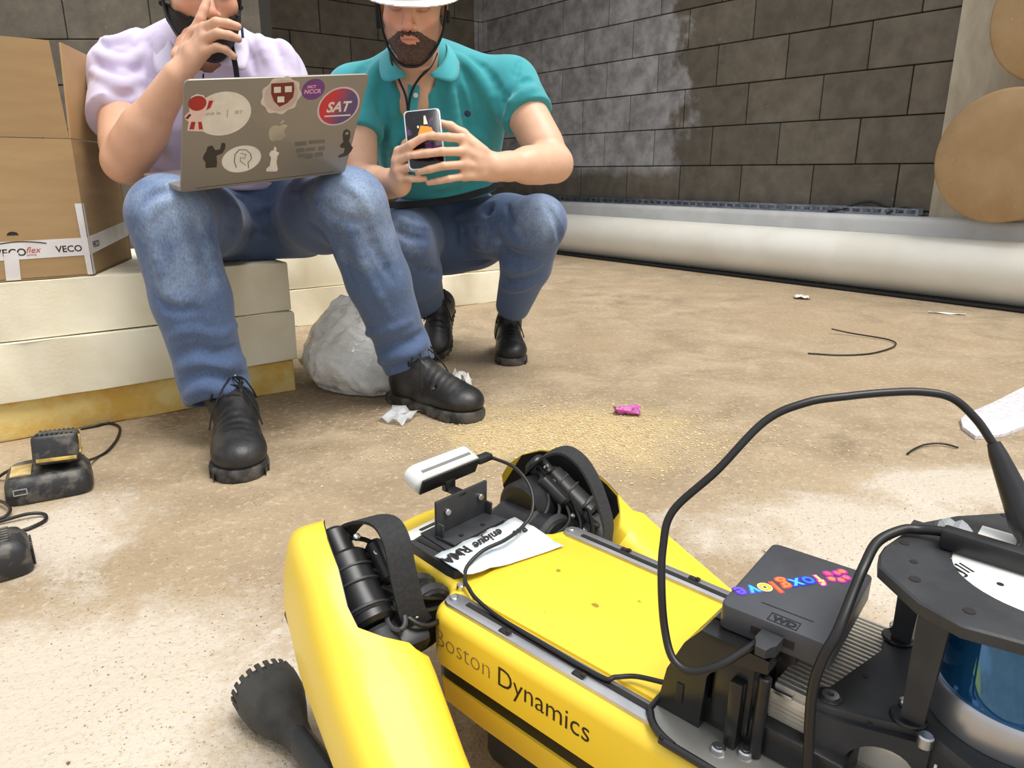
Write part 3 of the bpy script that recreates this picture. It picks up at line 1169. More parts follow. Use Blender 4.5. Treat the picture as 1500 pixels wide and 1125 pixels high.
angs = sorted(set([2 * math.pi * k / n_ for k in range(n_)] + [math.atan2(p[1] - lc.y, p[0] - lc.x) % (2 * math.pi) for p in oc]))
ringsets = []
for an in angs:
    o_ = ray_oct(an)
    d = Vector((math.cos(an), math.sin(an)))
    i_ = lc.to_2d() + d * 0.0515
    o2 = o_ - d * 0.0015
    ringsets.append([q.bm.verts.new((p.x, p.y, z)) for p, z in ((i_, 0.160), (o_, 0.160), (o_, 0.1668), (o2, 0.168), (i_, 0.168))])
m_ = len(ringsets)
for i in range(m_):
    a_, b_ = ringsets[i], ringsets[(i + 1) % m_]
    for k in range(5):
        q.bm.faces.new((a_[k], a_[(k + 1) % 5], b_[(k + 1) % 5], b_[k]))
top = pb(q, 'top_plate', M['black_matt'], tower, 30)
for (x, y, r) in ((-0.361, -0.040, 0.003), (-0.394, -0.087, 0.003), (-0.351, 0.009, 0.003), (-0.362, 0.031, 0.0024), (-0.368, 0.053, 0.0034), (-0.400, 0.068, 0.0034), (-0.44, 0.066, 0.003)):
    q = MB()
    q.cyl((x, y, 0.1675), (x, y, 0.1684), r, 14)
    pb(q, 'hole', M['ink'], tower)

lid = empty('lidar_scanner', 'round lidar scanner with white cap and blue window under the octagonal black plate', 'scanner', mx=RB @ Matrix.Translation(lc + Vector((0, 0, ZL))))
q = MB()
q.lathe([(0, 0.1585), (0.0505, 0.1585), (0.0505, 0.1668), (0.0490, 0.1675), (0, 0.1675)], None, 64)
cap = q.build('white_cap', mat('cap_white', rgb(236, 236, 232), 0.4), lid)
text_mesh('lettering', 'Jll', 0.016, M['ink'], frame(Vector((0.040, 0.030, 0.1677)), (-0.55, -0.83, 0), (0.83, -0.55, 0), (0, 0, 1)), cap, 0.0001)
q = MB()
q.cyl((0.020, 0.027, 0.1675), (0.020, 0.027, 0.1679), 0.002, 10)
q.build('cap_screw', M['ink'], cap)
wm = NT('blue_window')
wm.b.inputs['Roughness'].default_value = 0.06
wm.b.inputs['Coat Weight'].default_value = 1.0
wm.color(rgb(28, 104, 164))
wm.b.inputs['Metallic'].default_value = 0.65
q = MB()
q.lathe([(0.047, 0.088), (0.0485, 0.098), (0.0485, 0.150), (0.047, 0.158)], None, 72)
q.build('window', wm.m, lid, 50)
q = MB()
q.lathe([(0.0, 0.064), (0.050, 0.064), (0.0505, 0.067), (0.0505, 0.086), (0.0485, 0.089), (0.0, 0.089)], None, 72)
q.build('base_band', M['alu'], lid)
q = MB()
q.lathe([(0.0, 0.149), (0.0495, 0.149), (0.0495, 0.159), (0, 0.159)], None, 64)
q.build('window_rim', M['black'], lid)

# connector bar, tape, label on the plate
q = MB()
q.box((-0.410, -0.004, 0.1755), (0.082, 0.012, 0.014), bev=0.002)
q.box((-0.425, -0.030, 0.174), (0.030, 0.044, 0.010), bev=0.002)
pb(q, 'connector_bar', M['black'], tower)
q = MB()
q.prism([(-0.385, -0.040), (-0.385, -0.056), (-0.407, -0.056), (-0.407, -0.040)], 0.1682, 0.1686)
pb(q, 'white_sticker', M['white'], tower)
tp = NT('clear_tape')
tp.b.inputs['Base Color'].default_value = rgb(225, 228, 232)
tp.b.inputs['Roughness'].default_value = 0.2
tp.b.inputs['Alpha'].default_value = 0.45
q = MB()
rr = random.Random(8)
g_ = [[q.bm.verts.new((-0.362 - 0.004 * i, -0.012 - 0.007 * j + 0.004 * i * 0.4, 0.1695 + rr.uniform(0, 0.005) + (0.010 if j == 0 else 0.0))) for j in range(6)] for i in range(6)]
for i in range(5):
    for j in range(5):
        q.bm.faces.new((g_[i][j], g_[i + 1][j], g_[i + 1][j + 1], g_[i][j + 1]))
pb(q, 'clear_tape', tp.m, tower, 10)

# ------------------------------------------------------------------ portable drive
M['drive'] = mat('drive_plastic', rgb(70, 71, 76), 0.40, c2=rgb(66, 67, 72), scale=80)
dm = RB @ Matrix.Translation((-0.2915, 0.0185, ZL + 0.0912)) @ Matrix.Rotation(math.radians(3.6), 4, 'Z')
drv = empty('portable_drive', 'dark grey portable hard drive with rainbow sticker on top of the black bracket', 'drive', mx=dm)
q = MB()
hx, hy, r_ = 0.0385, 0.0555, 0.006
pts = []
for cx_, cy_, a0 in ((hx - r_, hy - r_, 0), (-hx + r_, hy - r_, 90), (-hx + r_, -hy + r_, 180), (hx - r_, -hy + r_, 270)):
    for k in range(5):
        an = math.radians(a0 + 22.5 * k)
        pts.append((cx_ + r_ * math.cos(an), cy_ + r_ * math.sin(an)))
q.prism(pts, 0.0, 0.0195, bev=0.0012, bev_bottom=True)
case = q.build('drive_case', M['drive'], drv)
q = MB()
q.box((0.0, 0.0553, 0.0085), (0.030, 0.0012, 0.006))
q.build('port', M['ink'], drv)
stick = {}


def lm(name, c):
    if name not in stick:
        stick[name] = mat('print_' + name, rgb(*c), 0.35)
    return stick[name]


# rainbow sticker: word printed upside down as seen from the tail, flower mark first
zt = 0.0197
word = [('f', (250, 236, 120)), ('o', (60, 130, 240)), ('x', (90, 200, 250)), ('g', (250, 140, 60)), ('l', (250, 120, 40)), ('o', (252, 200, 60)), ('v', (60, 210, 220)), ('e', (110, 90, 220))]
inv = dm.inverted() @ RB
st = inv @ rp(-0.298, -0.006, 0.111)
en = inv @ rp(-0.257, 0.058, 0.111)
dv = (en - st)
dv.z = 0
Lw = dv.length
dv.normalize()
upv = Vector((-dv.y, dv.x, 0))
if upv.x < 0 and False:
    upv = -upv
pos = 0.0
halo = lm('violet', (90, 60, 190))
adv = {'f': 0.0062, 'o': 0.0108, 'x': 0.0098, 'g': 0.0108, 'l': 0.0050, 'v': 0.0100, 'e': 0.0104}
tot = sum(adv[c] for c, _ in word)
hal = [(210, 60, 200), (40, 60, 220), (40, 60, 220), (240, 90, 90), (240, 90, 90), (250, 240, 180), (90, 90, 240), (90, 50, 200)]
for (ch, colr), hc in zip(word, hal):
    p0 = st + dv * pos * Lw / tot - upv * 0.004
    for off, z_, mm in ((0.0014, zt, lm('halo_%d_%d' % (hc[0], hc[2]), hc)), (0.0003, zt + 0.0003, lm(ch + str(colr[0]), colr))):
        text_mesh('sticker_letter', ch, 0.0185, mm, frame(Vector((p0.x, p0.y, z_)), dv, upv, (0, 0, 1)), case, 0.0001, off=off, xs=0.95)
    pos += adv[ch]
fc = st - dv * 0.0135
for (dx, dy, c) in ((-0.006, 0.004, (250, 110, 130)), (0.000, 0.006, (252, 130, 110)), (0.006, 0.003, (252, 150, 90)), (-0.004, -0.003, (252, 110, 90)), (0.004, -0.004, (250, 90, 120)), (-0.009, -0.004, (250, 140, 80))):
    p0 = fc + dv * dx + upv * dy
    for r, z_, mm in ((0.0042, zt, lm('magenta', (190, 40, 170))), (0.0027, zt + 0.0003, lm('petal%d' % c[1], c))):
        q = MB()
        q.cyl((p0.x, p0.y, z_ - 0.0001), (p0.x, p0.y, z_ + 0.0001), r, 16)
        q.build('sticker_petal', mm, case)
M['drive_print'] = mat('drive_print', rgb(20, 20, 22), 0.4)
wp = inv @ rp(-0.299, 0.0665, 0.111)
q = MB()
wx, wy = (inv.to_3x3() @ Vector((-0.98, -0.02, 0))).normalized(), None
wx = Vector((-0.98, 0.02, 0)).normalized()
wy = Vector((-wx.y, wx.x, 0))
for (a_, b_, w_, h_) in ((0, 0.0048, 0.020, 0.0008), (0, -0.0048, 0.020, 0.0008), (0.0098, 0, 0.0008, 0.0100), (-0.0098, 0, 0.0008, 0.0100)):
    c_ = wp + wx * a_ + wy * b_
    q.box((c_.x, c_.y, zt), (w_, h_, 0.0002), rotm(wx, wy, Vector((0, 0, 1))))
q.build('maker_mark', M['drive_print'], case)
text_mesh('lettering', 'WD', 0.0085, M['drive_print'], frame(Vector((wp.x, wp.y, zt)) + wx * -0.0075 - wy * 0.003, wx, wy, (0, 0, 1)), case, 0.0001, off=0.0005, xs=1.05)
q = MB()
c_ = wp + Vector((0.006, -0.012, 0))
q.box((wp.x + 0.002, wp.y - 0.0125, zt), (0.036, 0.0008, 0.0002))
q.build('maker_line', M['drive_print'], case)

# cables around the payload
big = [(-0.290, 0.082, 0.099), (-0.283, 0.092, 0.092), (-0.272, 0.105, 0.082), (-0.256, 0.112, 0.073), (-0.242, 0.112, 0.076), (-0.23, 0.105, 0.091), (-0.222, 0.1, 0.119), (-0.215, 0.09, 0.145), (-0.215, 0.08, 0.17), (-0.236, 0.06, 0.202), (-0.254, 0.03, 0.236),
       (-0.274, 0.01, 0.25), (-0.295, -0.01, 0.255), (-0.316, -0.03, 0.258), (-0.334, -0.045, 0.259), (-0.351, -0.055, 0.256), (-0.367, -0.06, 0.243), (-0.38, -0.06, 0.228)]
dcab = empty('drive_cable', 'thick black cable arching from the drive up over to the sensor tower', 'cable', mx=RB)
q = MB()
q.tube(spline([rp(*p) for p in big], 8), 0.0029, 10)
q.build('cord', M['cable'], dcab, 60)
q = MB()
q.tube([rp(*p) for p in ((-0.380, -0.060, 0.229), (-0.384, -0.059, 0.222), (-0.398, -0.054, 0.200), (-0.410, -0.048, 0.181), (-0.416, -0.045, 0.176))], 0.006, 12, rs=[0.0042, 0.0058, 0.0085, 0.0105, 0.0105])
q.build('strain_relief', M['black'], dcab, 50)
q = MB()
q.loft([[rp(-0.2955 + 0.0 + a * w, 0.0745 + d, 0.0995 + b * h) for a, b in ((-1, -1), (1, -1), (1, 1), (-1, 1))] for d, w, h in ((0.0, 0.0075, 0.0045), (0.012, 0.0075, 0.0045), (0.016, 0.005, 0.004), (0.020, 0.0035, 0.0032))])
q.build('plug', M['black_matt'], dcab, 20)
c2 = [(-0.392, -0.012, 0.176), (-0.37, -0.010, 0.176), (-0.355, -0.008, 0.173), (-0.346, -0.0, 0.1725), (-0.337, 0.02, 0.168), (-0.337, 0.045, 0.16), (-0.337, 0.06, 0.149), (-0.337, 0.082, 0.13), (-0.333, 0.089, 0.112), (-0.331, 0.092, 0.09), (-0.333, 0.093, 0.062), (-0.338, 0.094, 0.023), (-0.345, 0.100, 0.012)]
cable('tower_cable', [rworld(*p) for p in c2], 0.0034, 'thick black cable dropping from the octagonal plate past the drive corner', n=8, seg=10)

# ------------------------------------------------------------------ signed-distance modelling for people, clothes and shoes
def at(px, py, Y):
    """world point on the sight line of a photo pixel at forward distance Y"""
    a, b = (px - 750.0) / FPX, (py - 562.5) / FPX
    dx, dy, dz = a, -b * math.sin(PITCH) + math.cos(PITCH), -b * math.cos(PITCH) - math.sin(PITCH)
    k = Y / dy
    return np.array([dx * k, Y, CAM_H + dz * k])


def V3(*p):
    return np.array(p, float)


class Vol:
    def __init__(self, lo, hi, res):
        self.lo = np.floor(np.array(lo) / res) * res
        self.res = res
        self.n = np.ceil((np.array(hi) - self.lo) / res).astype(int) + 1
        self.a = np.full(self.n, 0.06, np.float32)

    def _blk(self, lo, hi):
        i0 = np.clip(np.floor((np.array(lo) - self.lo) / self.res).astype(int), 0, self.n)
        i1 = np.clip(np.ceil((np.array(hi) - self.lo) / self.res).astype(int) + 1, 0, self.n)
        if np.any(i1 <= i0):
            return None, None
        ax = [np.float32(self.lo[k]) + np.arange(i0[k], i1[k], dtype=np.float32) * np.float32(self.res) for k in range(3)]
        return tuple(slice(i0[k], i1[k]) for k in range(3)), np.meshgrid(*ax, indexing='ij', sparse=True)

    def _comb(self, s, d, k, op):
        a = self.a[s]
        if op == 'sub':
            d = -d
            h = np.maximum(k - np.abs(a - d), 0) / max(k, 1e-6)
            self.a[s] = np.maximum(a, d) + h * h * k * 0.25
        else:
            h = np.maximum(k - np.abs(a - d), 0) / max(k, 1e-6)
            self.a[s] = np.minimum(a, d) - h * h * k * 0.25

    def cone(self, p, q, r0, r1, k=0.01, op='add', flat=None):
        """round cone; flat=(axis vector, factor) squashes it along an axis"""
        p, q = np.array(p, float), np.array(q, float)
        m = max(r0, r1) * (1 if flat is None else max(1, flat[1])) + k + 0.02
        s, g = self._blk(np.minimum(p, q) - m, np.maximum(p, q) + m)
        if s is None:
            return
        X, Y, Z = g
        d = q - p
        L2 = max(d @ d, 1e-9)
        t = np.clip(((X - p[0]) * d[0] + (Y - p[1]) * d[1] + (Z - p[2]) * d[2]) / L2, 0, 1)
        ex, ey, ez = X - p[0] - t * d[0], Y - p[1] - t * d[1], Z - p[2] - t * d[2]
        r = r0 + (r1 - r0) * t
        if flat is not None:
            f = np.array(flat[0], float)
            f /= np.linalg.norm(f)
            c = ex * f[0] + ey * f[1] + ez * f[2]
            e2 = ex * ex + ey * ey + ez * ez + c * c * (1.0 / flat[1] ** 2 - 1)
            dd = np.sqrt(np.maximum(e2, 0)) - r
            if flat[1] < 1:
                dd = dd * max(flat[1], 0.6)
        else:
            dd = np.sqrt(ex * ex + ey * ey + ez * ez) - r
        self._comb(s, dd.astype(np.float32), k, op)

    def ell(self, c, r, R=None, k=0.01, op='add'):
        c, r = np.array(c, float), np.array(r, float)
        m = r.max() + k + 0.02
        s, g = self._blk(c - m, c + m)
        if s is None:
            return
        X, Y, Z = g[0] - c[0], g[1] - c[1], g[2] - c[2]
        R = np.eye(3) if R is None else R
        l = [X * R[0, i] + Y * R[1, i] + Z * R[2, i] for i in range(3)]
        k0 = np.sqrt((l[0] / r[0]) ** 2 + (l[1] / r[1]) ** 2 + (l[2] / r[2]) ** 2)
        k1 = np.sqrt((l[0] / r[0] ** 2) ** 2 + (l[1] / r[1] ** 2) ** 2 + (l[2] / r[2] ** 2) ** 2)
        self._comb(s, (k0 * (k0 - 1) / np.maximum(k1, 1e-6)).astype(np.float32), k, op)

    def chain(self, pts, rs, k=0.02, op='add', flat=None):
        for i in range(len(pts) - 1):
            fl_ = None if flat is None else flat
            self.cone(pts[i], pts[i + 1], rs[i], rs[i + 1], k, op, fl_)

    def plane(self, p, n, lo=None, hi=None, k=0.004):
        """keep the side the normal points away from"""
        s, g = self._blk(self.lo if lo is None else lo, self.lo + self.n * self.res if hi is None else hi)
        n = np.array(n, float)
        n /= np.linalg.norm(n)
        d = (g[0] - p[0]) * n[0] + (g[1] - p[1]) * n[1] + (g[2] - p[2]) * n[2]
        a = self.a[s]
        h = np.maximum(k - np.abs(a - d), 0) / k
        self.a[s] = (np.maximum(a, d) + h * h * k * 0.25).astype(np.float32)

    def disp(self, f, lo, hi):
        s, g = self._blk(lo, hi)
        if s is not None:
            self.a[s] += np.broadcast_to(f(*g), self.a[s].shape).astype(np.float32)

    def crease(self, c, rad, direc, wl, amp, ph=0.0, bend=None, sharp=1.0):
        """local wrinkles: waves along direc fading out over rad"""
        c = np.array(c, float)
        dv_ = np.array(direc, float)
        dv_ /= np.linalg.norm(dv_)
        bn = np.array(bend if bend is not None else (0.3, 0.5, 0.7), float)

        def f(X, Y, Z):
            x, y, z = X - c[0], Y - c[1], Z - c[2]
            w = np.exp(-(x * x + y * y + z * z) / (rad * rad))
            u_ = x * dv_[0] + y * dv_[1] + z * dv_[2]
            v_ = x * bn[0] + y * bn[1] + z * bn[2]
            s_ = np.sin(2 * np.pi * (u_ + 0.25 * wl * np.sin(v_ * 26 + ph) + 5 * v_ * v_) / wl + ph)
            s_ = 1 - 2 * np.abs(s_) ** 0.7 if sharp > 1 else s_
            return amp * w * s_ * (0.65 + 0.35 * np.sin(v_ * 17 + ph * 2))
        self.disp(f, c - 2.0 * rad, c + 2.0 * rad)

    def hit(self, px, py, y0=1.2, y1=3.0):
        """first surface point met along the sight line of a photo pixel"""
        e = at(px, py, 1.0) - V3(0, 0, CAM_H)
        Y = np.arange(y0, y1, 0.002)
        p = e[None, :] * Y[:, None] + V3(0, 0, CAM_H)
        i = np.round((p - self.lo) / self.res).astype(int)
        ok = np.all((i >= 0) & (i < self.n), axis=1)
        val = np.full(len(Y), 1.0)
        j = i[ok]
        val[ok] = self.a[j[:, 0], j[:, 1], j[:, 2]]
        k = np.argmax(val < 0)
        return (p[k], e / np.linalg.norm(e)) if val[k] < 0 else (None, None)

    def fold(self, line, r=0.007, lift=0.35, k=0.014, op='add', n=3, y0=1.2, y1=3.0):
        """soft ridge (or groove) drawn over the surface along a pixel polyline"""
        L = []
        P_ = spline([Vector((a, b, 0)) for a, b in line], n)
        for p in P_:
            h_, e = self.hit(p.x, p.y, y0, y1)
            L.append(None if h_ is None else (h_ + e * r * (1 - lift) if op == 'add' else h_ - e * r * (1 - lift)))
        m_ = len(L)
        for i in range(m_ - 1):
            if L[i] is None or L[i + 1] is None or np.linalg.norm(L[i] - L[i + 1]) > 0.06:
                continue
            t0, t1 = math.sin(math.pi * (i + 0.6) / (m_ + 0.2)), math.sin(math.pi * (i + 1.6) / (m_ + 0.2))
            self.cone(L[i], L[i + 1], r * (0.35 + 0.65 * t0), r * (0.35 + 0.65 * t1), k, op)

    def mesh(self, name, m, smooth=1, col=None, base=None):
        g = openvdb.FloatGrid(background=0.06)
        g.copyFromArray(self.a)
        pts, quads = g.convertToQuads(0.0)[:2]
        pts = pts * self.res + self.lo
        pts = pts.astype(np.float64)
        q = quads.astype(np.int64)
        for _ in range(smooth):
            acc = np.zeros_like(pts)
            cnt = np.zeros(len(pts))
            for i in range(4):
                j = (i + 1) % 4
                np.add.at(acc, q[:, i], pts[q[:, j]])
                np.add.at(acc, q[:, j], pts[q[:, i]])
                np.add.at(cnt, q[:, i], 1)
                np.add.at(cnt, q[:, j], 1)
            pts = 0.45 * pts + 0.55 * acc / np.maximum(cnt, 1)[:, None]
        b_ = np.zeros(3) if base is None else np.array(base, float)
        me = bpy.data.meshes.new(name)
        nq = len(q)
        me.vertices.add(len(pts))
        me.vertices.foreach_set('co', (pts - b_).astype(np.float32).ravel())
        me.loops.add(nq * 4)
        me.loops.foreach_set('vertex_index', q[:, ::-1].astype(np.int32).ravel())
        me.polygons.add(nq)
        me.polygons.foreach_set('loop_start', (np.arange(nq) * 4).astype(np.int32))
        me.polygons.foreach_set('use_smooth', np.ones(nq, bool))
        me.update(calc_edges=True)
        me.validate()
        me.materials.append(m)
        if col is not None:
            c = np.ones((len(pts), 4), np.float32)
            c[:, :3] = col(pts)
            at_ = me.color_attributes.new('tint', 'FLOAT_COLOR', 'POINT')
            at_.data.foreach_set('color', c.ravel())
        # make sure normals face outward
        v = me.polygons[0]
        bm_ = bmesh.new()
        bm_.from_mesh(me)
        if bm_.calc_volume(signed=True) < 0:
            bmesh.ops.reverse_faces(bm_, faces=bm_.faces)
            bm_.to_mesh(me)
        bm_.free()
        return me

    def build(self, name, m, parent=None, smooth=1, col=None, base=None):
        o = bpy.data.objects.new(name, self.mesh(name, m, smooth, col, base))
        link(o, parent)
        if parent is None and base is not None:
            o.location = Vector(base)
        return o


def nrm(a):
    a = np.array(a, float)
    return a / np.linalg.norm(a)


def headframe(fwd, pitch, roll=0.0):
    """columns: person's x (to their left), y forward, z up; pitch > 0 looks down"""
    f = nrm((fwd[0], fwd[1], 0))
    up = V3(0, 0, 1)
    y = f * math.cos(pitch) - up * math.sin(pitch)
    z = f * math.sin(pitch) + up * math.cos(pitch)
    x = np.cross(y, z)
    if roll:
        x, z = x * math.cos(roll) + z * math.sin(roll), -x * math.sin(roll) + z * math.cos(roll)
    return np.column_stack([x, y, z])


def build_head(v, c, R):
    def P(x, y, z):
        return c + R @ V3(x, y, z)
    def E(p, r, k=0.01, op='add', R2=None):
        v.ell(P(*p), r, R if R2 is None else R @ R2, k, op)
    E((0, -0.018, 0.045), (0.077, 0.097, 0.083), 0.01)
    E((0, 0.022, -0.030), (0.067, 0.068, 0.082), 0.03)
    E((0, 0.050, 0.020), (0.056, 0.040, 0.050), 0.02)
    for s in (-1, 1):
        v.cone(P(0.054 * s, -0.004, -0.060), P(0.014 * s, 0.064, -0.101), 0.020, 0.020, 0.022)
        E((0.043 * s, 0.052, -0.024), (0.022, 0.024, 0.020), 0.018)
    E((0, 0.068, -0.102), (0.024, 0.018, 0.018), 0.018)
    E((0, 0.070, -0.066), (0.036, 0.022, 0.030), 0.018)
    v.cone(P(-0.036, 0.078, 0.024), P(-0.008, 0.087, 0.021), 0.010, 0.010, 0.012)
    v.cone(P(0.036, 0.078, 0.024), P(0.008, 0.087, 0.021), 0.010, 0.010, 0.012)
    for s in (-1, 1):
        E((0.032 * s, 0.094, 0.001), (0.019, 0.015, 0.013), 0.010, 'sub')
        E((0.031 * s, 0.0715, 0.002), (0.0155, 0.0135, 0.0125), 0.004)
        E((0.031 * s, 0.0725, 0.0055), (0.0165, 0.0135, 0.010), 0.003)
    v.cone(P(0, 0.087, 0.014), P(0, 0.113, -0.027), 0.0075, 0.0105, 0.006)
    E((0, 0.1135, -0.031), (0.0125, 0.0115, 0.0105), 0.005)
    for s in (-1, 1):
        E((0.0135 * s, 0.0985, -0.035), (0.0085, 0.010, 0.0085), 0.006)
        E((0.0065 * s, 0.103, -0.0425), (0.0035, 0.005, 0.003), 0.002, 'sub')
    E((0, 0.0885, -0.058), (0.026, 0.010, 0.0075), 0.006)
    E((0, 0.0885, -0.0705), (0.021, 0.010, 0.0075), 0.005)
    E((0, 0.0995, -0.0640), (0.025, 0.008, 0.0014), 0.002, 'sub')
    for s in (-1, 1):
        Ry = np.array([[math.cos(.35 * s), math.sin(.35 * s), 0], [-math.sin(.35 * s), math.cos(.35 * s), 0], [0, 0, 1]])
        E((0.079 * s, -0.016, -0.004), (0.008, 0.019, 0.032), 0.006, 'add', Ry)
        E((0.088 * s, -0.012, -0.002), (0.006, 0.010, 0.018), 0.004, 'sub', Ry)
    return P


def build_hand(v, wrist, knuckles, fingers, thumb, rw=0.026, k=0.008):
    """knuckles: index..pinky base points; fingers: per finger list of further joints; thumb: list of joints"""
    ks = [np.array(p, float) for p in knuckles]
    w = np.array(wrist, float)
    for i, kp in enumerate(ks):
        side = (ks[0] - ks[3]) * (0.5 - i / 3.0) * 0.42
        v.cone(w + side, kp, 0.0150, 0.0115, 0.012)
    for i in range(3):
        v.cone(ks[i], ks[i + 1], 0.0105, 0.0100, 0.008)
        v.cone((w * 0.45 + ks[i] * 0.55), (w * 0.45 + ks[i + 1] * 0.55), 0.0135, 0.0135, 0.010)
    rad = [(0.0098, 0.0090, 0.0082, 0.0072), (0.0100, 0.0092, 0.0084, 0.0074), (0.0095, 0.0087, 0.0080, 0.0070), (0.0084, 0.0076, 0.0070, 0.0062)]
    for kp, fg, rr in zip(ks, fingers, rad):
        pts = [kp] + [np.array(p, float) for p in fg]
        for i in range(len(pts) - 1):
            v.cone(pts[i], pts[i + 1], rr[i] * 1.14, rr[i + 1] * 1.14, 0.003)
    tp_ = [np.array(p, float) for p in thumb]
    tr_ = (0.0165, 0.0125, 0.0108, 0.0090)
    for i in range(len(tp_) - 1):
        v.cone(tp_[i], tp_[i + 1], tr_[i], tr_[i + 1], 0.007)


def mat_skin(name, base):
    t = NT(name)
    t.b.inputs['Roughness'].default_value = 0.48
    t.b.inputs['Subsurface Weight'].default_value = 0.12
    t.b.inputs['Subsurface Radius'].default_value = (0.012, 0.005, 0.003)
    a = t.n('ShaderNodeVertexColor', layer_name='tint')
    f = t.noise(t.coords('Object'), 38.0, 4, 0.6)
    c = t.mix(t.ramp(f, 0.3, 0.7), tuple(x * 0.90 for x in base[:3]) + (1,), base)
    t.color(t.mix(1.0, c, a.outputs[0], 'MULTIPLY'))
    t.bump(t.noise(t.coords('Object'), 420.0, 2), 0.06, 0.001)
    return t.m


def mat_cloth(name, base, dark, scale=9.0, weave=900.0, rough=0.85):
    t = NT(name)
    t.b.inputs['Roughness'].default_value = rough
    t.b.inputs['Sheen Weight'].default_value = 0.25
    v = t.coords('Object')
    t.color(t.ramp(t.noise(v, scale, 4), 0.3, 0.72, dark, base))
    t.bump(t.noise(v, weave, 2), 0.12, 0.001)
    return t.m


def mat_denim(name, base, fade, dark):
    """tint.r drives worn pale areas, tint.g drives seams and dark creased denim"""
    t = NT(name)
    t.b.inputs['Roughness'].default_value = 0.88
    t.b.inputs['Sheen Weight'].default_value = 0.2
    v = t.coords('Object')
    a = t.n('ShaderNodeVertexColor', layer_name='tint')
    sp = t.n('ShaderNodeSeparateColor')
    t.link(a.outputs[0], sp.inputs[0])
    n1 = t.noise(v, 16.0, 5, 0.65)
    n2 = t.noise(t.coords('Object', (1, 1, 0.4)), 340.0, 3, 0.6)
    w = t.math('ADD', sp.outputs[0], t.math('MULTIPLY', t.math('SUBTRACT', n1, 0.5), 1.1))
    c = t.mix(t.ramp(w, 0.25, 0.95), base, fade)
    c = t.mix(t.math('MULTIPLY', t.ramp(n2, 0.42, 0.62), 0.35), c, dark)
    c = t.mix(sp.outputs[1], c, dark)
    t.color(c)
    t.bump(t.noise(v, 700.0, 2), 0.15, 0.001)
    return t.m


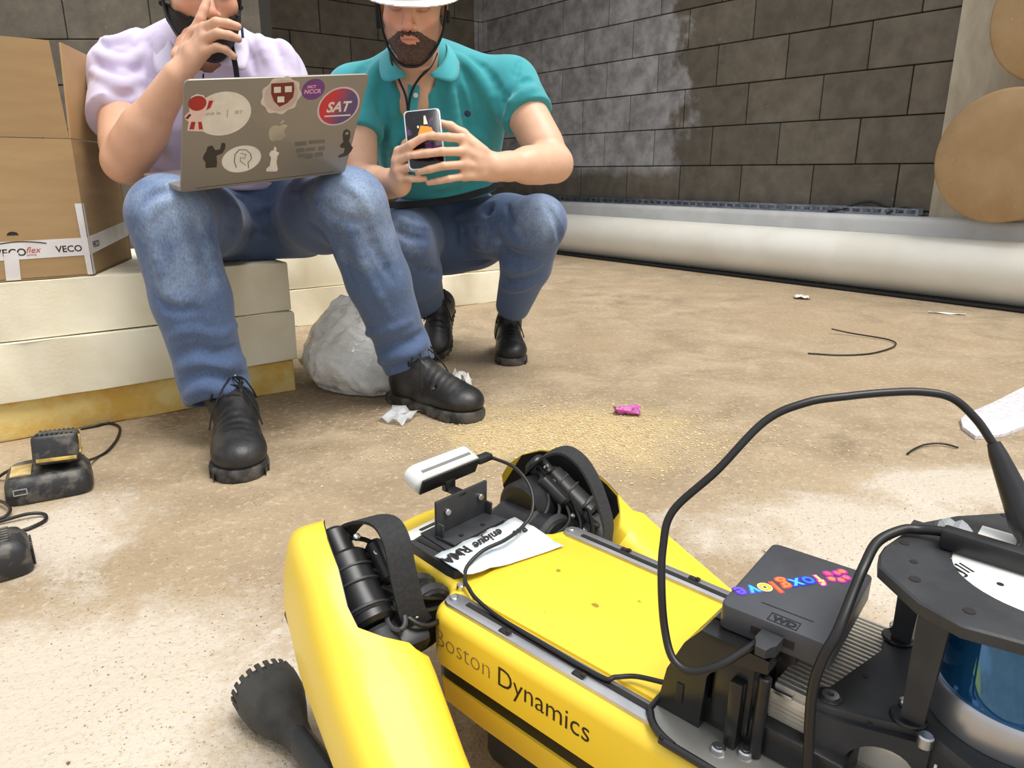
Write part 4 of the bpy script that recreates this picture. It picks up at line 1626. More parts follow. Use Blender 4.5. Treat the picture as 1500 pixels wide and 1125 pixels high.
def shoe(parent, toe, heel, name='shoe', scuff=0.5, pitch=0.0, ankle=None, label=None):
    """work shoe from heel to toe points on the ground"""
    toe, heel = np.array(toe, float), np.array(heel, float)
    x = nrm(toe - heel)
    z = V3(0, 0, 1) - x * x[2]
    z = nrm(z)
    y = np.cross(z, x)
    S = np.linalg.norm(toe - heel) / 0.30

    def P(a, b_, c_):
        return heel + (x * a + y * b_ * 1.14 + z * c_) * S
    R = np.column_stack([x, y, z])
    lo = np.minimum(toe, heel) - 0.12
    hi = np.maximum(toe, heel) + np.array([0.12, 0.12, 0.24])
    v = Vol(lo, hi, 0.004)
    v.ell(P(0.232, 0.002, 0.044), np.array((0.066, 0.054, 0.038)) * S, R, 0.02)
    v.ell(P(0.150, 0, 0.046), np.array((0.085, 0.047, 0.047)) * S, R, 0.03)
    v.ell(P(0.052, 0, 0.055), np.array((0.050, 0.043, 0.056)) * S, R, 0.03)
    v.cone(P(0.205, 0, 0.050), P(0.085, 0, 0.112), 0.034 * S, 0.035 * S, 0.03)
    a_top = P(0.050, 0, 0.150) if ankle is None else ankle
    v.cone(P(0.062, 0, 0.075), a_top, 0.046 * S, 0.044 * S, 0.025)
    v.plane(P(0, 0, 0.020), -z, None, None, 0.004)
    # toe-cap seam, eyelet flap edges
    v.cone(P(0.190, -0.05, 0.075), P(0.190, 0.05, 0.075), 0.0035, 0.0035, 0.006, 'sub')
    for s in (-1, 1):
        v.cone(P(0.175, 0.014 * s, 0.086), P(0.085, 0.016 * s, 0.152), 0.004, 0.004, 0.004)
    v.crease(P(0.185, 0, 0.07), 0.05, x, 0.018, 0.0016, 0.4)
    sh = v.build(name, M['shoe'], parent, 1)
    # sole
    out = []
    prof = [(0.0, 0.020), (0.004, 0.028), (0.03, 0.036), (0.08, 0.035), (0.14, 0.036), (0.19, 0.045), (0.235, 0.049), (0.268, 0.042), (0.290, 0.028), (0.300, 0.010)]
    pts = [(a, w) for a, w in prof] + [(a, -w) for a, w in reversed(prof)]
    q = MB()
    fm = frame(heel, Vector(x), Vector(y), Vector(z)) @ Matrix.Scale(S, 4)
    q.prism([(a - 0.002, b_ * 1.18) for a, b_ in reversed(pts)], 0.0, 0.027, fm, bev=0.006, seg=2, bev_bottom=True)
    for k in range(11):
        a = 0.03 + 0.024 * k
        w = np.interp(a, [p[0] for p in prof], [p[1] for p in prof]) * 1.185
        for s in (-1, 1):
            q.box(fm @ Vector((a, s * w, 0.008)), (0.011 * S, 0.002, 0.014 * S), rotm(Vector(x), Vector(y), Vector(z)), bev=0.001, seg=1)
    q.build('sole', M['sole'], sh, 40)
    # laces
    q = MB()
    n_ = 5
    for k in range(n_):
        f = k / (n_ - 1)
        a, h_ = 0.172 - 0.085 * f, 0.0905 + 0.060 * f
        q.tube(spline([P(a, -0.020, h_ - 0.006), P(a - 0.004, -0.008, h_ + 0.007), P(a - 0.006, 0.008, h_ + 0.008), P(a - 0.012, 0.021, h_)], 4), 0.0024, 6)
        q.tube(spline([P(a, 0.020, h_ - 0.006), P(a - 0.004, 0.008, h_ + 0.009), P(a - 0.006, -0.008, h_ + 0.010), P(a - 0.012, -0.021, h_)], 4), 0.0024, 6)
    for s in (-1, 1):
        q.tube(spline([P(0.088, 0.002 * s, 0.160), P(0.102, 0.020 * s, 0.160), P(0.116, 0.034 * s, 0.138), P(0.108, 0.040 * s, 0.116), P(0.096, 0.030 * s, 0.128)], 5), 0.0020, 6)
        q.tube(spline([P(0.090, 0.002 * s, 0.160), P(0.122, 0.016 * s, 0.146), P(0.145, 0.036 * s, 0.108), P(0.160, 0.046 * s, 0.070)], 5), 0.0020, 6)
    q.build('laces', M['lace'], sh, 60)
    q = MB()
    q.box(P(0.083, 0.0, 0.166), (0.020, 0.012, 0.003), rotm(Vector(y), Vector(nrm(x * 0.55 - z * 0.8)), Vector(y).cross(Vector(nrm(x * 0.55 - z * 0.8)))), bev=0.0008, seg=1)
    q.build('tongue_tag', M['white'], sh)
    return sh, P


M['shoe'] = mat('black_shoe_leather', rgb(62, 61, 61), 0.45, c2=rgb(26, 26, 27), scale=16, lo=0.46, hi=0.75, bump=0.2, bscale=90)
M['sole'] = mat('shoe_sole', rgb(40, 39, 38), 0.7, c2=rgb(84, 80, 75), scale=26, lo=0.40, hi=0.58, bump=0.2)
M['lace'] = mat('shoe_lace', rgb(24, 24, 25), 0.8)
M['skin_a'] = mat_skin('skin_a', rgb(222, 172, 142))
M['skin_b'] = mat_skin('skin_b', rgb(226, 180, 150))
M['beard_dark'] = mat('beard_dark', rgb(34, 28, 25), 0.75, c2=rgb(20, 17, 16), scale=260, bump=0.6, bscale=500)
M['beard_brown'] = mat('beard_brown', rgb(104, 78, 62), 0.75, c2=rgb(64, 47, 38), scale=260, bump=0.6, bscale=500)
M['lilac'] = mat_cloth('lilac_shirt', rgb(222, 212, 236), rgb(206, 194, 224))
M['teal'] = mat_cloth('teal_polo', rgb(58, 164, 172), rgb(44, 146, 154))
M['denim'] = mat_denim('denim', rgb(86, 107, 144), rgb(156, 175, 203), rgb(48, 62, 90))
M['helmet'] = mat('helmet_shell', rgb(240, 240, 238), 0.3)

# ------------------------------------------------------------------ the squatting person in the teal polo
def smooth01(x, a, b):
    t_ = np.clip((x - a) / (b - a), 0, 1)
    return t_ * t_ * (3 - 2 * t_)


def face_tint(c, R, beard=True, brow=(0.32, 0.24, 0.20)):
    def f(pts):
        l = (pts - c) @ R
        x, y, z = l[:, 0], l[:, 1], l[:, 2]
        out = np.ones((len(pts), 3))
        near = (np.abs(x) < 0.11) & (y > -0.02) & (z > -0.14) & (z < 0.14) & (y < 0.14)

        def mixin(w, colr):
            w = (w * near)[:, None]
            out[:] = out * (1 - w) + np.array(colr) * w
        # warm nose and cheeks
        mixin(0.85 * np.exp(-((x / 0.017) ** 2 + ((z + 0.028) / 0.016) ** 2)) * smooth01(y, 0.08, 0.1), (1.0, 0.66, 0.62))
        for s in (-1, 1):
            mixin(0.75 * np.exp(-(((x - 0.042 * s) / 0.022) ** 2 + ((z + 0.024) / 0.02) ** 2)) * smooth01(y, 0.03, 0.06), (1.0, 0.74, 0.70))
            # eyebrow, lash line, socket
            zb = 0.021 - 60 * np.maximum(np.abs(x) - 0.026, 0) ** 2 * 0.6
            mixin(0.92 * np.exp(-(((z - zb) / 0.0042) ** 2)) * smooth01(np.abs(x), 0.008, 0.014) * (1 - smooth01(np.abs(x), 0.044, 0.052)) * smooth01(y, 0.03, 0.06), brow)
            ex = (x - 0.0315 * s)
            zl = -0.0035 + 14 * ex * ex
            mixin(0.9 * np.exp(-(((z - zl) / 0.0022) ** 2)) * (1 - smooth01(np.abs(ex), 0.012, 0.016)) * smooth01(y, 0.05, 0.07), (0.18, 0.13, 0.11))
            mixin(0.65 * np.exp(-((ex / 0.018) ** 2 + ((z - 0.004) / 0.012) ** 2)) * smooth01(y, 0.03, 0.06), (0.66, 0.48, 0.43))
        # lips
        lw = np.exp(-((x / 0.023) ** 4 + ((z + 0.0645) / 0.0105) ** 4)) * smooth01(y, 0.075, 0.088)
        mixin(0.9 * lw, (0.86, 0.48, 0.48))
        mixin(0.8 * np.exp(-((x / 0.02) ** 4 + ((z + 0.064) / 0.0014) ** 2)) * smooth01(y, 0.08, 0.09), (0.38, 0.2, 0.2))
        if beard:
            cl = -0.044 + 0.6 * np.maximum(np.abs(x) - 0.026, 0)
            w = smooth01(cl - z, -0.006, 0.010) * (1 - lw) * smooth01(y, -0.03, 0.0)
            mixin(0.72 * w, (0.60, 0.48, 0.42))
        return out
    return f


def build_beard(c, R, lo, hi, m, parent, base, cheek=0.78, thick=0.0035, top=-0.046, lowneck=-0.128, side=0.02, res=0.0025):
    v = Vol(lo, hi, res)
    build_head(v, c, R)
    s, g = v._blk(lo, hi)
    X, Y, Z = g[0] - c[0], g[1] - c[1], g[2] - c[2]
    l = [X * R[0, i] + Y * R[1, i] + Z * R[2, i] for i in range(3)]
    x, y, z = l
    ax_ = np.abs(x)
    nz = np.sin(x * 410 + z * 170) * np.sin(z * 520 + y * 150) * np.sin(y * 460 + x * 210)
    d = v.a - thick - 0.0012 * nz
    cl = top + cheek * np.maximum(ax_ - 0.026, 0)
    m1 = (z - cl)
    lip = 0.0095 - np.sqrt((x * 0.40) ** 2 + (z + 0.0645) ** 2)
    soul = np.minimum(0.010 - np.sqrt(((ax_ - 0.024) * 0.8) ** 2 + (z + 0.083) ** 2), 1)
    mask = np.maximum(np.maximum(m1, -(y + side)), np.maximum(lowneck - z, lip))
    mask = np.maximum(mask, (ax_ - 0.060) if side < 0 else mask)
    mask = mask + 0.0035 * np.sin(x * 700 + z * 300) * np.sin(z * 800 + x * 330) + 0.0015 * nz
    v.a = np.maximum(d, mask).astype(np.float32)
    return v.build('beard', m, parent, 1, base=base)


def local_child(o, base):
    return o


HB = V3(-0.15, 2.40, 0.0)      # base of the squatting person
c2h = V3(-0.246, 1.972, 1.000)
R2 = headframe((0.00, -1.0), math.radians(18), math.radians(2.5))
shL, shR = at(748, 126, 2.15), at(520, 138, 2.13)
elL, elR = at(812, 240, 1.99), at(524, 272, 2.00)
wrL, wrR = at(724, 245, 1.845), at(584, 268, 1.83)
sk = Vol((-0.72, 1.70, 0.50), (0.20, 2.32, 1.20), 0.0032)
P2 = build_head(sk, c2h, R2)
nb2 = at(612, 104, 2.13)
sk.cone(P2(0, -0.030, -0.05), nb2, 0.055, 0.062, 0.02)
sk.cone(P2(0, 0.0, -0.09), at(610, 112, 2.09), 0.046, 0.048, 0.02)
sk.cone(nb2, at(610, 140, 2.12), 0.060, 0.070, 0.03)
sk.cone(nb2, shL * 0.8 + nb2 * 0.2, 0.055, 0.045, 0.03)
sk.cone(nb2, shR * 0.8 + nb2 * 0.2, 0.055, 0.045, 0.03)
for sh, el, wr, s in ((shL, elL, wrL, 1), (shR, elR, wrR, -1)):
    d = el - sh
    sk.cone(sh, el, 0.056, 0.046, 0.02)
    sk.cone(sh + d * 0.35, sh + d * 0.75, 0.052, 0.050, 0.02)
    e = wr - el
    sk.cone(el, el + e * 0.45, 0.046, 0.045, 0.02)
    sk.cone(el + e * 0.25, wr, 0.047, 0.029, 0.02)
    sk.cone(el + e * 0.8, wr, 0.031, 0.027, 0.02, flat=(np.cross(e, V3(0, 0, 1)), 0.9))
# left hand (image right): fingers wrap across the back of the phone
YH = 1.775
build_hand(sk, wrL,
           [at(677, 203, 1.80), at(680, 222, 1.795), at(681, 241, 1.795), at(680, 258, 1.80)],
           [[at(657, 201, YH - .002), at(643, 200, YH - .004), at(631, 200, YH)],
            [at(648, 222, YH - .012), at(626, 225, YH - .012), at(607, 228, YH - .004)],
            [at(650, 243, YH - .012), at(630, 248, YH - .010), at(612, 252, YH)],
            [at(658, 262, YH - .004), at(643, 265, YH - .002), at(628, 268, YH + .006)]],
           [at(706, 222, 1.835), at(678, 196, 1.845), at(660, 185, 1.845), at(645, 180, 1.840)])
# right hand (image left): heel of the hand below, index laid up the phone's back
build_hand(sk, wrR,
           [at(584, 222, 1.800), at(581, 236, 1.80), at(583, 250, 1.80), at(588, 262, 1.80)],
           [[at(602, 212, YH + .004), at(618, 202, YH + .002), at(634, 197, YH + .004)],
            [at(600, 228, YH + .006), at(618, 224, YH + .008), at(632, 222, YH + .01)],
            [at(600, 245, YH + .006), at(616, 243, YH + .008), at(628, 242, YH + .01)],
            [at(602, 262, YH + .006), at(614, 262, YH + .008), at(622, 262, YH + .01)]],
           [at(582, 262, 1.835), at(585, 232, 1.855), at(595, 212, 1.855), at(606, 198, 1.850)])
person2 = sk.build('person', M['skin_b'], None, 1, face_tint(c2h, R2), HB)
tag(person2, 'squatting person in teal polo shirt and white hard hat holding a phone', 'person')
build_beard(c2h, R2, c2h - 0.15, c2h + 0.15, M['beard_brown'], person2, HB, cheek=-0.85, thick=0.0016, top=-0.046, side=-0.022)


def child_vol(v, name, m, par, base, smooth=1, col=None):
    return v.build(name, m, par, smooth, col, base)


# teal polo
tv = Vol((-0.80, 1.86, 0.36), (0.26, 2.70, 1.02), 0.005)
fw = V3(0, 1, 0.25)
tv.chain([at(652, 330, 2.44), at(645, 255, 2.34), at(640, 175, 2.235), at(632, 128, 2.19)], [0.150, 0.172, 0.185, 0.120], 0.05, flat=(fw, 0.80))
tv.cone(nb2 + V3(0, 0.02, -0.02), shL, 0.080, 0.070, 0.06)
tv.cone(nb2 + V3(0, 0.02, -0.02), shR, 0.080, 0.070, 0.06)
hems = []
for sh, el, f in ((shL, elL, 0.42), (shR, elR, 0.47)):
    d = el - sh
    tv.cone(sh, sh + d * f, 0.069, 0.068, 0.04)
    tv.cone(sh + d * (f - 0.16), sh + d * (f + 0.10), 0.067, 0.068, 0.02)
    hems.append((sh + d * f, d))
for hp, d in hems:
    tv.plane(hp, d + V3(0, 0, 0), hp - 0.13, hp + 0.13, 0.004)
tv.cone(P2(0, -0.03, -0.06), at(608, 112, 2.08), 0.058, 0.060, 0.006, 'sub')
tv.cone(at(612, 70, 2.10), at(607, 96, 2.03), 0.048, 0.030, 0.01, 'sub')
tv.cone(at(607, 96, 2.01), at(607, 122, 1.99), 0.026, 0.008, 0.006, 'sub')
tv.plane(at(650, 300, 2.2), (0, 0.35, -1), None, None, 0.006)
for ln, r_, op_ in (
        ([(668, 82), (690, 100), (712, 130), (728, 165)], 0.007, 'add'), ([(690, 84), (715, 105), (735, 140), (744, 172)], 0.006, 'sub'),
        ([(680, 105), (695, 140), (706, 180)], 0.007, 'sub'), ([(657, 118), (664, 150), (672, 200), (676, 240)], 0.008, 'add'),
        ([(672, 130), (682, 170), (688, 215)], 0.007, 'sub'), ([(640, 130), (646, 165), (650, 200)], 0.006, 'sub'),
        ([(700, 190), (715, 215), (722, 245)], 0.007, 'add'), ([(728, 180), (738, 150), (752, 118), (762, 90)], 0.006, 'sub'),
        ([(742, 172), (758, 158), (778, 150)], 0.005, 'sub'), ([(745, 155), (765, 138), (785, 130)], 0.006, 'add'), ([(748, 140), (768, 120), (780, 116)], 0.005, 'sub'),
        ([(558, 90), (545, 115), (536, 150)], 0.007, 'add'), ([(566, 110), (558, 140), (556, 180)], 0.007, 'sub'), ([(545, 82), (525, 110), (514, 140)], 0.006, 'sub'),
        ([(580, 125), (577, 165), (575, 210), (574, 260)], 0.008, 'add'), ([(592, 150), (590, 190), (590, 235)], 0.006, 'sub'),
        ([(566, 190), (563, 230), (566, 270)], 0.007, 'sub'), ([(690, 240), (670, 262), (640, 275)], 0.007, 'add'), ([(712, 250), (690, 270), (660, 282)], 0.006, 'sub'),
        ([(690, 66), (715, 72), (740, 82)], 0.006, 'add'), ([(540, 68), (520, 78), (502, 92)], 0.006, 'add')):
    tv.fold(ln, r_ * (2.0 if op_ == 'add' else 1.3), 0.62, 0.012, op_)
for hp, d in hems:
    dn = nrm(d)
    tv.cone(hp - dn * 0.012, hp - dn * 0.010, 0.0715, 0.0715, 0.003, flat=(dn, 0.16))
polo = child_vol(tv, 'polo_shirt', M['teal'], person2, HB, 1)
# collar, placket and sleeve bands
M['teal_l'] = mat_cloth('teal_collar', rgb(74, 178, 186), rgb(58, 160, 168))
def collar(m, par, base, flaps, th=0.0035):
    """turned-down collar: a strip between the neck edge and the outer edge of each side"""
    q = MB()
    for top_, out_ in flaps:
        A_ = spline([Vector(p) - Vector(base) for p in top_], 5)
        B_ = spline([Vector(p) - Vector(base) for p in out_], 5)
        rows = []
        for a_, b_ in zip(A_, B_):
            mid = (a_ + b_) / 2 + Vector((0, -0.004, 0.003))
            rows.append([q.bm.verts.new(p) for p in (a_, a_ * 0.6 + mid * 0.4, mid, b_ * 0.6 + mid * 0.4, b_)])
        for i in range(len(rows) - 1):
            for j in range(4):
                q.bm.faces.new((rows[i][j], rows[i][j + 1], rows[i + 1][j + 1], rows[i + 1][j]))
    o = q.build('collar', m, par, 60)
    md = o.modifiers.new('thickness', 'SOLIDIFY')
    md.thickness = th
    md.offset = 0
    return o


collar(M['teal_l'], polo, HB, (
    ([at(615, 50, 2.22), at(642, 55, 2.17), at(655, 68, 2.09), at(650, 90, 2.03), at(630, 110, 1.995)],
     [at(617, 68, 2.24), at(652, 73, 2.18), at(671, 86, 2.09), at(667, 118, 2.01), at(632, 113, 1.993)]),
    ([at(612, 50, 2.22), at(584, 56, 2.16), at(571, 72, 2.08), at(577, 92, 2.02), at(595, 110, 1.995)],
     [at(612, 68, 2.24), at(572, 74, 2.17), at(557, 88, 2.08), at(562, 118, 2.005), at(594, 113, 1.993)])))



def tube_child(name, pts, r, m, par, base, n=6, seg=8, flat=None, wd=None):
    q = MB()
    pts = spline([Vector(p) - Vector(base) for p in pts], n)
    if flat:
        q.ribbon(pts, wd, flat[0], flat[1])
    else:
        q.tube(pts, r, seg)
    return q.build(name, m, par, 60)


tube_child('placket', [at(606, 122, 2.045), at(606, 136, 2.04), at(604, 152, 2.045), at(602, 168, 2.05)], 0, M['teal_l'], polo, HB, flat=(0.030, 0.006), wd=Vector((1, 0, 0)))
q = MB()
b_ = Vector(at(609, 140, 2.035)) - Vector(HB)
q.cyl(b_, b_ + Vector((0, -0.004, 0.001)), 0.0065, 14, 0.001)
q.build('button', M['white'], polo)
q = MB()
b_ = Vector(at(685, 166, 2.035)) - Vector(HB)
q.lathe([(0, 0), (0.009, 0), (0.007, 0.003), (0, 0.004)], Matrix.Translation(b_) @ Matrix.Rotation(math.pi / 2, 4, 'X'), 12)
q.build('chest_emblem', mat('emblem_thread', rgb(30, 46, 72), 0.8), polo)
# lanyard and chin strap
M['lanyard'] = mat('lanyard_black', rgb(22, 22, 24), 0.7)
ly = tube_child('lanyard', [at(640, 78, 2.06), at(630, 98, 2.03), at(614, 115, 2.005), at(604, 132, 2.01), at(599, 152, 2.015), at(598, 180, 2.02)], 0.0035, M['lanyard'], person2, HB)
tube_child('lanyard_strand', [at(571, 72, 2.07), at(574, 92, 2.02), at(584, 116, 2.005), at(594, 140, 2.015), at(598, 165, 2.02)], 0.003, M['lanyard'], ly, HB)
# hard hat
hat = Vol(c2h - 0.21, c2h + 0.24, 0.004)
hat.ell(P2(0, -0.012, 0.062), (0.106, 0.130, 0.108), R2, 0.01)
hat.plane(P2(0, 0, 0.040), -R2[:, 2], None, None, 0.003)
pk = headframe((0.0, -1.0), math.radians(18 + 7), math.radians(2.5))
hat.ell(P2(-0.003, 0.034, 0.028), (0.120, 0.120, 0.0075), pk, 0.010)
hat.ell(P2(0, -0.015, 0.030), (0.085, 0.108, 0.09), R2, 0.004, 'sub')
hat.ell(P2(0, 0.0, 0.112), (0.030, 0.115, 0.062), R2, 0.012)
hh = child_vol(hat, 'hard_hat', M['helmet'], person2, HB, 1)
st_pts = [P2(-0.083, 0.010, 0.035), P2(-0.082, 0.014, -0.012), P2(-0.074, 0.026, -0.058), P2(-0.054, 0.050, -0.096), P2(-0.026, 0.072, -0.122), P2(0.0, 0.080, -0.128), P2(0.026, 0.072, -0.124), P2(0.054, 0.046, -0.102), P2(0.074, 0.022, -0.062), P2(0.083, 0.006, -0.012), P2(0.084, 0.0, 0.035)]
tube_child('chin_strap', st_pts, 0.0034, M['lanyard'], hh, HB)
q = MB()
b_ = Vector(P2(0.088, -0.004, -0.02)) - Vector(HB)
q.box(b_, (0.012, 0.022, 0.075), rotm(Vector(R2[:, 0]), Vector(R2[:, 1]), Vector(R2[:, 2])), bev=0.003)
q.build('strap_buckle', M['lanyard'], hh)
q = MB()
b_ = Vector(P2(-0.088, 0.0, -0.022)) - Vector(HB)
q.box(b_, (0.010, 0.018, 0.030), rotm(Vector(R2[:, 0]), Vector(R2[:, 1]), Vector(R2[:, 2])), bev=0.003)
q.build('strap_buckle', M['lanyard'], hh)

# jeans of the squatting person
jv = Vol((-0.60, 1.90, 0.02), (0.30, 2.80, 0.66), 0.005)
kL, kR = at(790, 326, 2.15), at(592, 352, 2.13)
aL, aR = at(750, 452, 2.385), at(628, 448, 2.42)
hL, hR = at(692, 338, 2.46), at(612, 345, 2.46)
jv.cone(hL, hR, 0.130, 0.130, 0.03)
jv.cone((hL + hR) / 2 + V3(0, 0.02, 0.06), (hL + hR) / 2, 0.14, 0.13, 0.04, flat=(V3(0, 1, 0), 0.8))
for h_, k_, a_, s in ((hL, kL, aL, 1), (hR, kR, aR, -1)):
    jv.chain([h_, h_ * 0.45 + k_ * 0.55, k_], [0.108, 0.094, 0.078], 0.035)
    jv.chain([k_, k_ * 0.55 + a_ * 0.45, a_], [0.078, 0.078, 0.056], 0.02)
    e = a_ - k_
    jv.plane(a_, e, a_ - 0.12, a_ + 0.12, 0.004)
    jv.cone(a_ - nrm(e) * 0.02, a_ + nrm(e) * 0.06, 0.047, 0.047, 0.003, 'sub')
jv.cone(at(705, 300, 2.22), at(745, 330, 2.25), 0.012, 0.008, 0.03, 'sub')
for ln, r_, op_ in (
        ([(742, 300), (748, 320), (764, 338), (780, 342)], 0.008, 'sub'), ([(735, 330), (750, 350), (775, 360)], 0.008, 'add'), ([(728, 350), (748, 372), (778, 380)], 0.008, 'sub'),
        ([(735, 385), (755, 395), (790, 388)], 0.009, 'add'), ([(728, 402), (750, 412), (786, 405)], 0.007, 'sub'), ([(730, 418), (752, 424), (780, 418)], 0.007, 'add'),
        ([(800, 300), (818, 330), (822, 365)], 0.007, 'sub'), ([(660, 320), (690, 312), (725, 296)], 0.008, 'add'), ([(668, 340), (700, 335), (735, 320)], 0.008, 'sub'),
        ([(655, 305), (665, 330), (668, 360)], 0.006, 'sub'), ([(580, 318), (600, 330), (630, 334)], 0.008, 'add'), ([(575, 335), (600, 348), (640, 352)], 0.007, 'sub'),
        ([(690, 360), (715, 362), (735, 352)], 0.008, 'add'), ([(680, 385), (705, 385), (730, 375)], 0.007, 'sub'), ([(600, 385), (615, 395), (640, 400)], 0.008, 'sub')):
    jv.fold(ln, r_ * 1.2, 0.5, 0.013, op_)


def denim_tint(spots, seams=()):
    def f(pts):
        w = np.zeros(len(pts))
        for p, r, a_ in spots:
            d2 = ((pts - p) ** 2).sum(1)
            w = np.maximum(w, a_ * np.exp(-d2 / (r * r)))
        sm = np.zeros(len(pts))
        for p, q_, r in seams:
            d_ = q_ - p
            t_ = np.clip(((pts - p) @ d_) / (d_ @ d_), 0, 1)
            dist = np.linalg.norm(pts - p - t_[:, None] * d_, axis=1)
            sm = np.maximum(sm, np.exp(-(dist / r) ** 2))
        return np.stack([w, sm, np.zeros(len(pts))], 1)
    return f


jeans2 = child_vol(jv, 'jeans', M['denim'], person2, HB, 1, denim_tint([(kL + V3(0, -0.07, 0.03), 0.09, 0.85), (kR + V3(0, -0.07, 0.02), 0.09, 0.6), (at(700, 345, 2.2), 0.10, 0.45)],))
tube_child('belt', [at(735, 268, 2.30), at(690, 286, 2.215), at(640, 296, 2.20), at(595, 300, 2.205), at(570, 300, 2.25)], 0, M['lanyard'], jeans2, HB, flat=(0.020, 0.005), wd=Vector((0.1, 0.3, 1)))
s_, _P = shoe(person2, V3(0.002, 2.235, 0.0) - HB, V3(-0.020, 2.515, 0.0) - HB, ankle=(aL + V3(0, 0.01, 0.02)) - HB)
s_, _P = shoe(person2, V3(-0.255, 2.285, 0.005) - HB, V3(-0.235, 2.52, 0.14) - HB, ankle=(aR + V3(0, 0.0, 0.02)) - HB)

# the phone in both hands
phm = frame(Vector(at(622, 205, 1.803)), Vector((0.975, 0.10, 0.17)).normalized(), Vector((-0.12, 0.55, 0.82)).normalized(), Vector((0, 0, 1)))
px_ = Vector((0.98, 0.06, 0.10)).normalized()
py_ = Vector((-0.10, 0.42, 0.90))
py_ = (py_ - px_ * py_.dot(px_)).normalized()
pz_ = px_.cross(py_)
pho = empty('phone', 'dark phone with clear bumper held up in both hands of the squatting person', 'phone', mx=frame(Vector(at(622, 205, 1.803)), px_, py_, pz_))
pts = []
for cx_, cy_, a0 in ((0.034, 0.066, 0), (-0.034, 0.066, 90), (-0.034, -0.066, 180), (0.034, -0.066, 270)):
    for k in range(5):
        an = math.radians(a0 + 22.5 * k)
        pts.append((cx_ + 0.010 * math.cos(an), cy_ + 0.010 * math.sin(an)))
q = MB()
q.prism(pts, -0.005, 0.005, bev=0.002, bev_bottom=True)
q.build('phone_bumper', mat('clear_bumper', rgb(200, 204, 212), 0.15), pho)
bt = NT('phone_back')
bv = bt.coords('Object')
bt.color(bt.mix(bt.ramp(bt.noise(bv, 24.0, 3), 0.58, 0.64), rgb(18, 16, 20), rgb(84, 48, 92)))
bt.b.inputs['Roughness'].default_value = 0.2
q = MB()
q.prism([(x * 0.92, y * 0.955) for x, y in pts], 0.0045, 0.0062, bev=0.0008)
q.build('phone_back', bt.m, pho)
q = MB()
q.prism([(0.012, 0.030), (-0.006, 0.034), (-0.010, 0.022), (-0.014, 0.012), (-0.012, -0.004), (0.016, -0.004), (0.024, 0.010), (0.020, 0.026)], 0.006, 0.0067)
q.build('back_picture', mat('picture_orange', rgb(232, 150, 40), 0.35), pho)
q = MB()
q.prism([(0.002, 0.036), (0.004, 0.058), (0.008, 0.058), (0.012, 0.036)], 0.006, 0.0068)
q.prism([(-0.014, 0.028), (-0.014, 0.034), (-0.010, 0.034), (-0.010, 0.028)], 0.006, 0.0068)
q.build('back_picture', mat('picture_cream', rgb(232, 224, 190), 0.35), pho)

# ------------------------------------------------------------------ the seated person in the lilac shirt
HA = V3(-0.66, 1.95, 0.0)
c1h = V3(-0.695, 1.785, 0.995)
R1 = headframe((0.50, -0.86), math.radians(20), math.radians(-3))
nb1 = at(298, 70, 1.93)
sL1, sR1 = at(398, 112, 1.98), at(183, 112, 1.93)
eR1, wR1 = at(183, 236, 1.70), at(260, 112, 1.635)
eL1, wL1 = at(445, 205, 1.90), at(400, 225, 1.72)
sk = Vol((-1.12, 1.48, 0.48), (-0.36, 2.16, 1.18), 0.0032)
P1 = build_head(sk, c1h, R1)
sk.cone(P1(0, -0.030, -0.05), nb1, 0.055, 0.062, 0.02)
sk.cone(nb1, at(300, 120, 1.97), 0.060, 0.080, 0.03)
sk.cone(nb1, sL1 * 0.8 + nb1 * 0.2, 0.055, 0.045, 0.03)
sk.cone(nb1, sR1 * 0.8 + nb1 * 0.2, 0.055, 0.045, 0.03)
for sh, el, wr in ((sL1, eL1, wL1), (sR1, eR1, wR1)):
    d = el - sh
    sk.cone(sh, el, 0.058, 0.047, 0.02)
    sk.cone(sh + d * 0.35, sh + d * 0.8, 0.053, 0.051, 0.02)
    e = wr - el
    sk.cone(el, el + e * 0.40, 0.045, 0.048, 0.02)
    sk.cone(el + e * 0.22, wr, 0.049, 0.030, 0.02)
YF = 1.628
build_hand(sk, wR1,
           [at(284, 47, 1.645), at(300, 42, 1.615), at(302, 56, 1.605), at(300, 76, 1.605)],
           [[at(294, 28, 1.640), at(299, 14, 1.645), at(303, 2, 1.652)],
            [at(317, 33, 1.590), at(334, 35, 1.592), at(348, 39, 1.602)],
            [at(319, 49, 1.582), at(336, 52, 1.585), at(349, 57, 1.596)],
            [at(318, 69, 1.585), at(331, 73, 1.588), at(343, 83, 1.596)]],
           [at(262, 82, 1.665), at(268, 62, 1.690), at(276, 50, 1.705), at(284, 42, 1.708)])
build_hand(sk, wL1,
           [at(372, 232, 1.66), at(366, 236, 1.67), at(360, 240, 1.68), at(356, 244, 1.69)],
           [[at(356, 238, 1.64), at(348, 244, 1.625), at(342, 250, 1.62)], [at(350, 240, 1.65), at(340, 246, 1.635), at(334, 252, 1.63)],
            [at(344, 244, 1.66), at(334, 249, 1.65), at(328, 254, 1.645)], [at(342, 248, 1.67), at(334, 252, 1.665), at(328, 256, 1.66)]],
           [at(380, 236, 1.70), at(372, 243, 1.68), at(362, 248, 1.66), at(354, 252, 1.65)])
person1 = sk.build('person', M['skin_a'], None, 1, face_tint(c1h, R1), HA)
tag(person1, 'seated person in lilac short sleeved shirt and jeans, hand raised to the face', 'person')
build_beard(c1h, R1, c1h - 0.15, c1h + 0.15, M['beard_dark'], person1, HA, cheek=0.22, thick=0.0060, side=0.030, lowneck=-0.133)
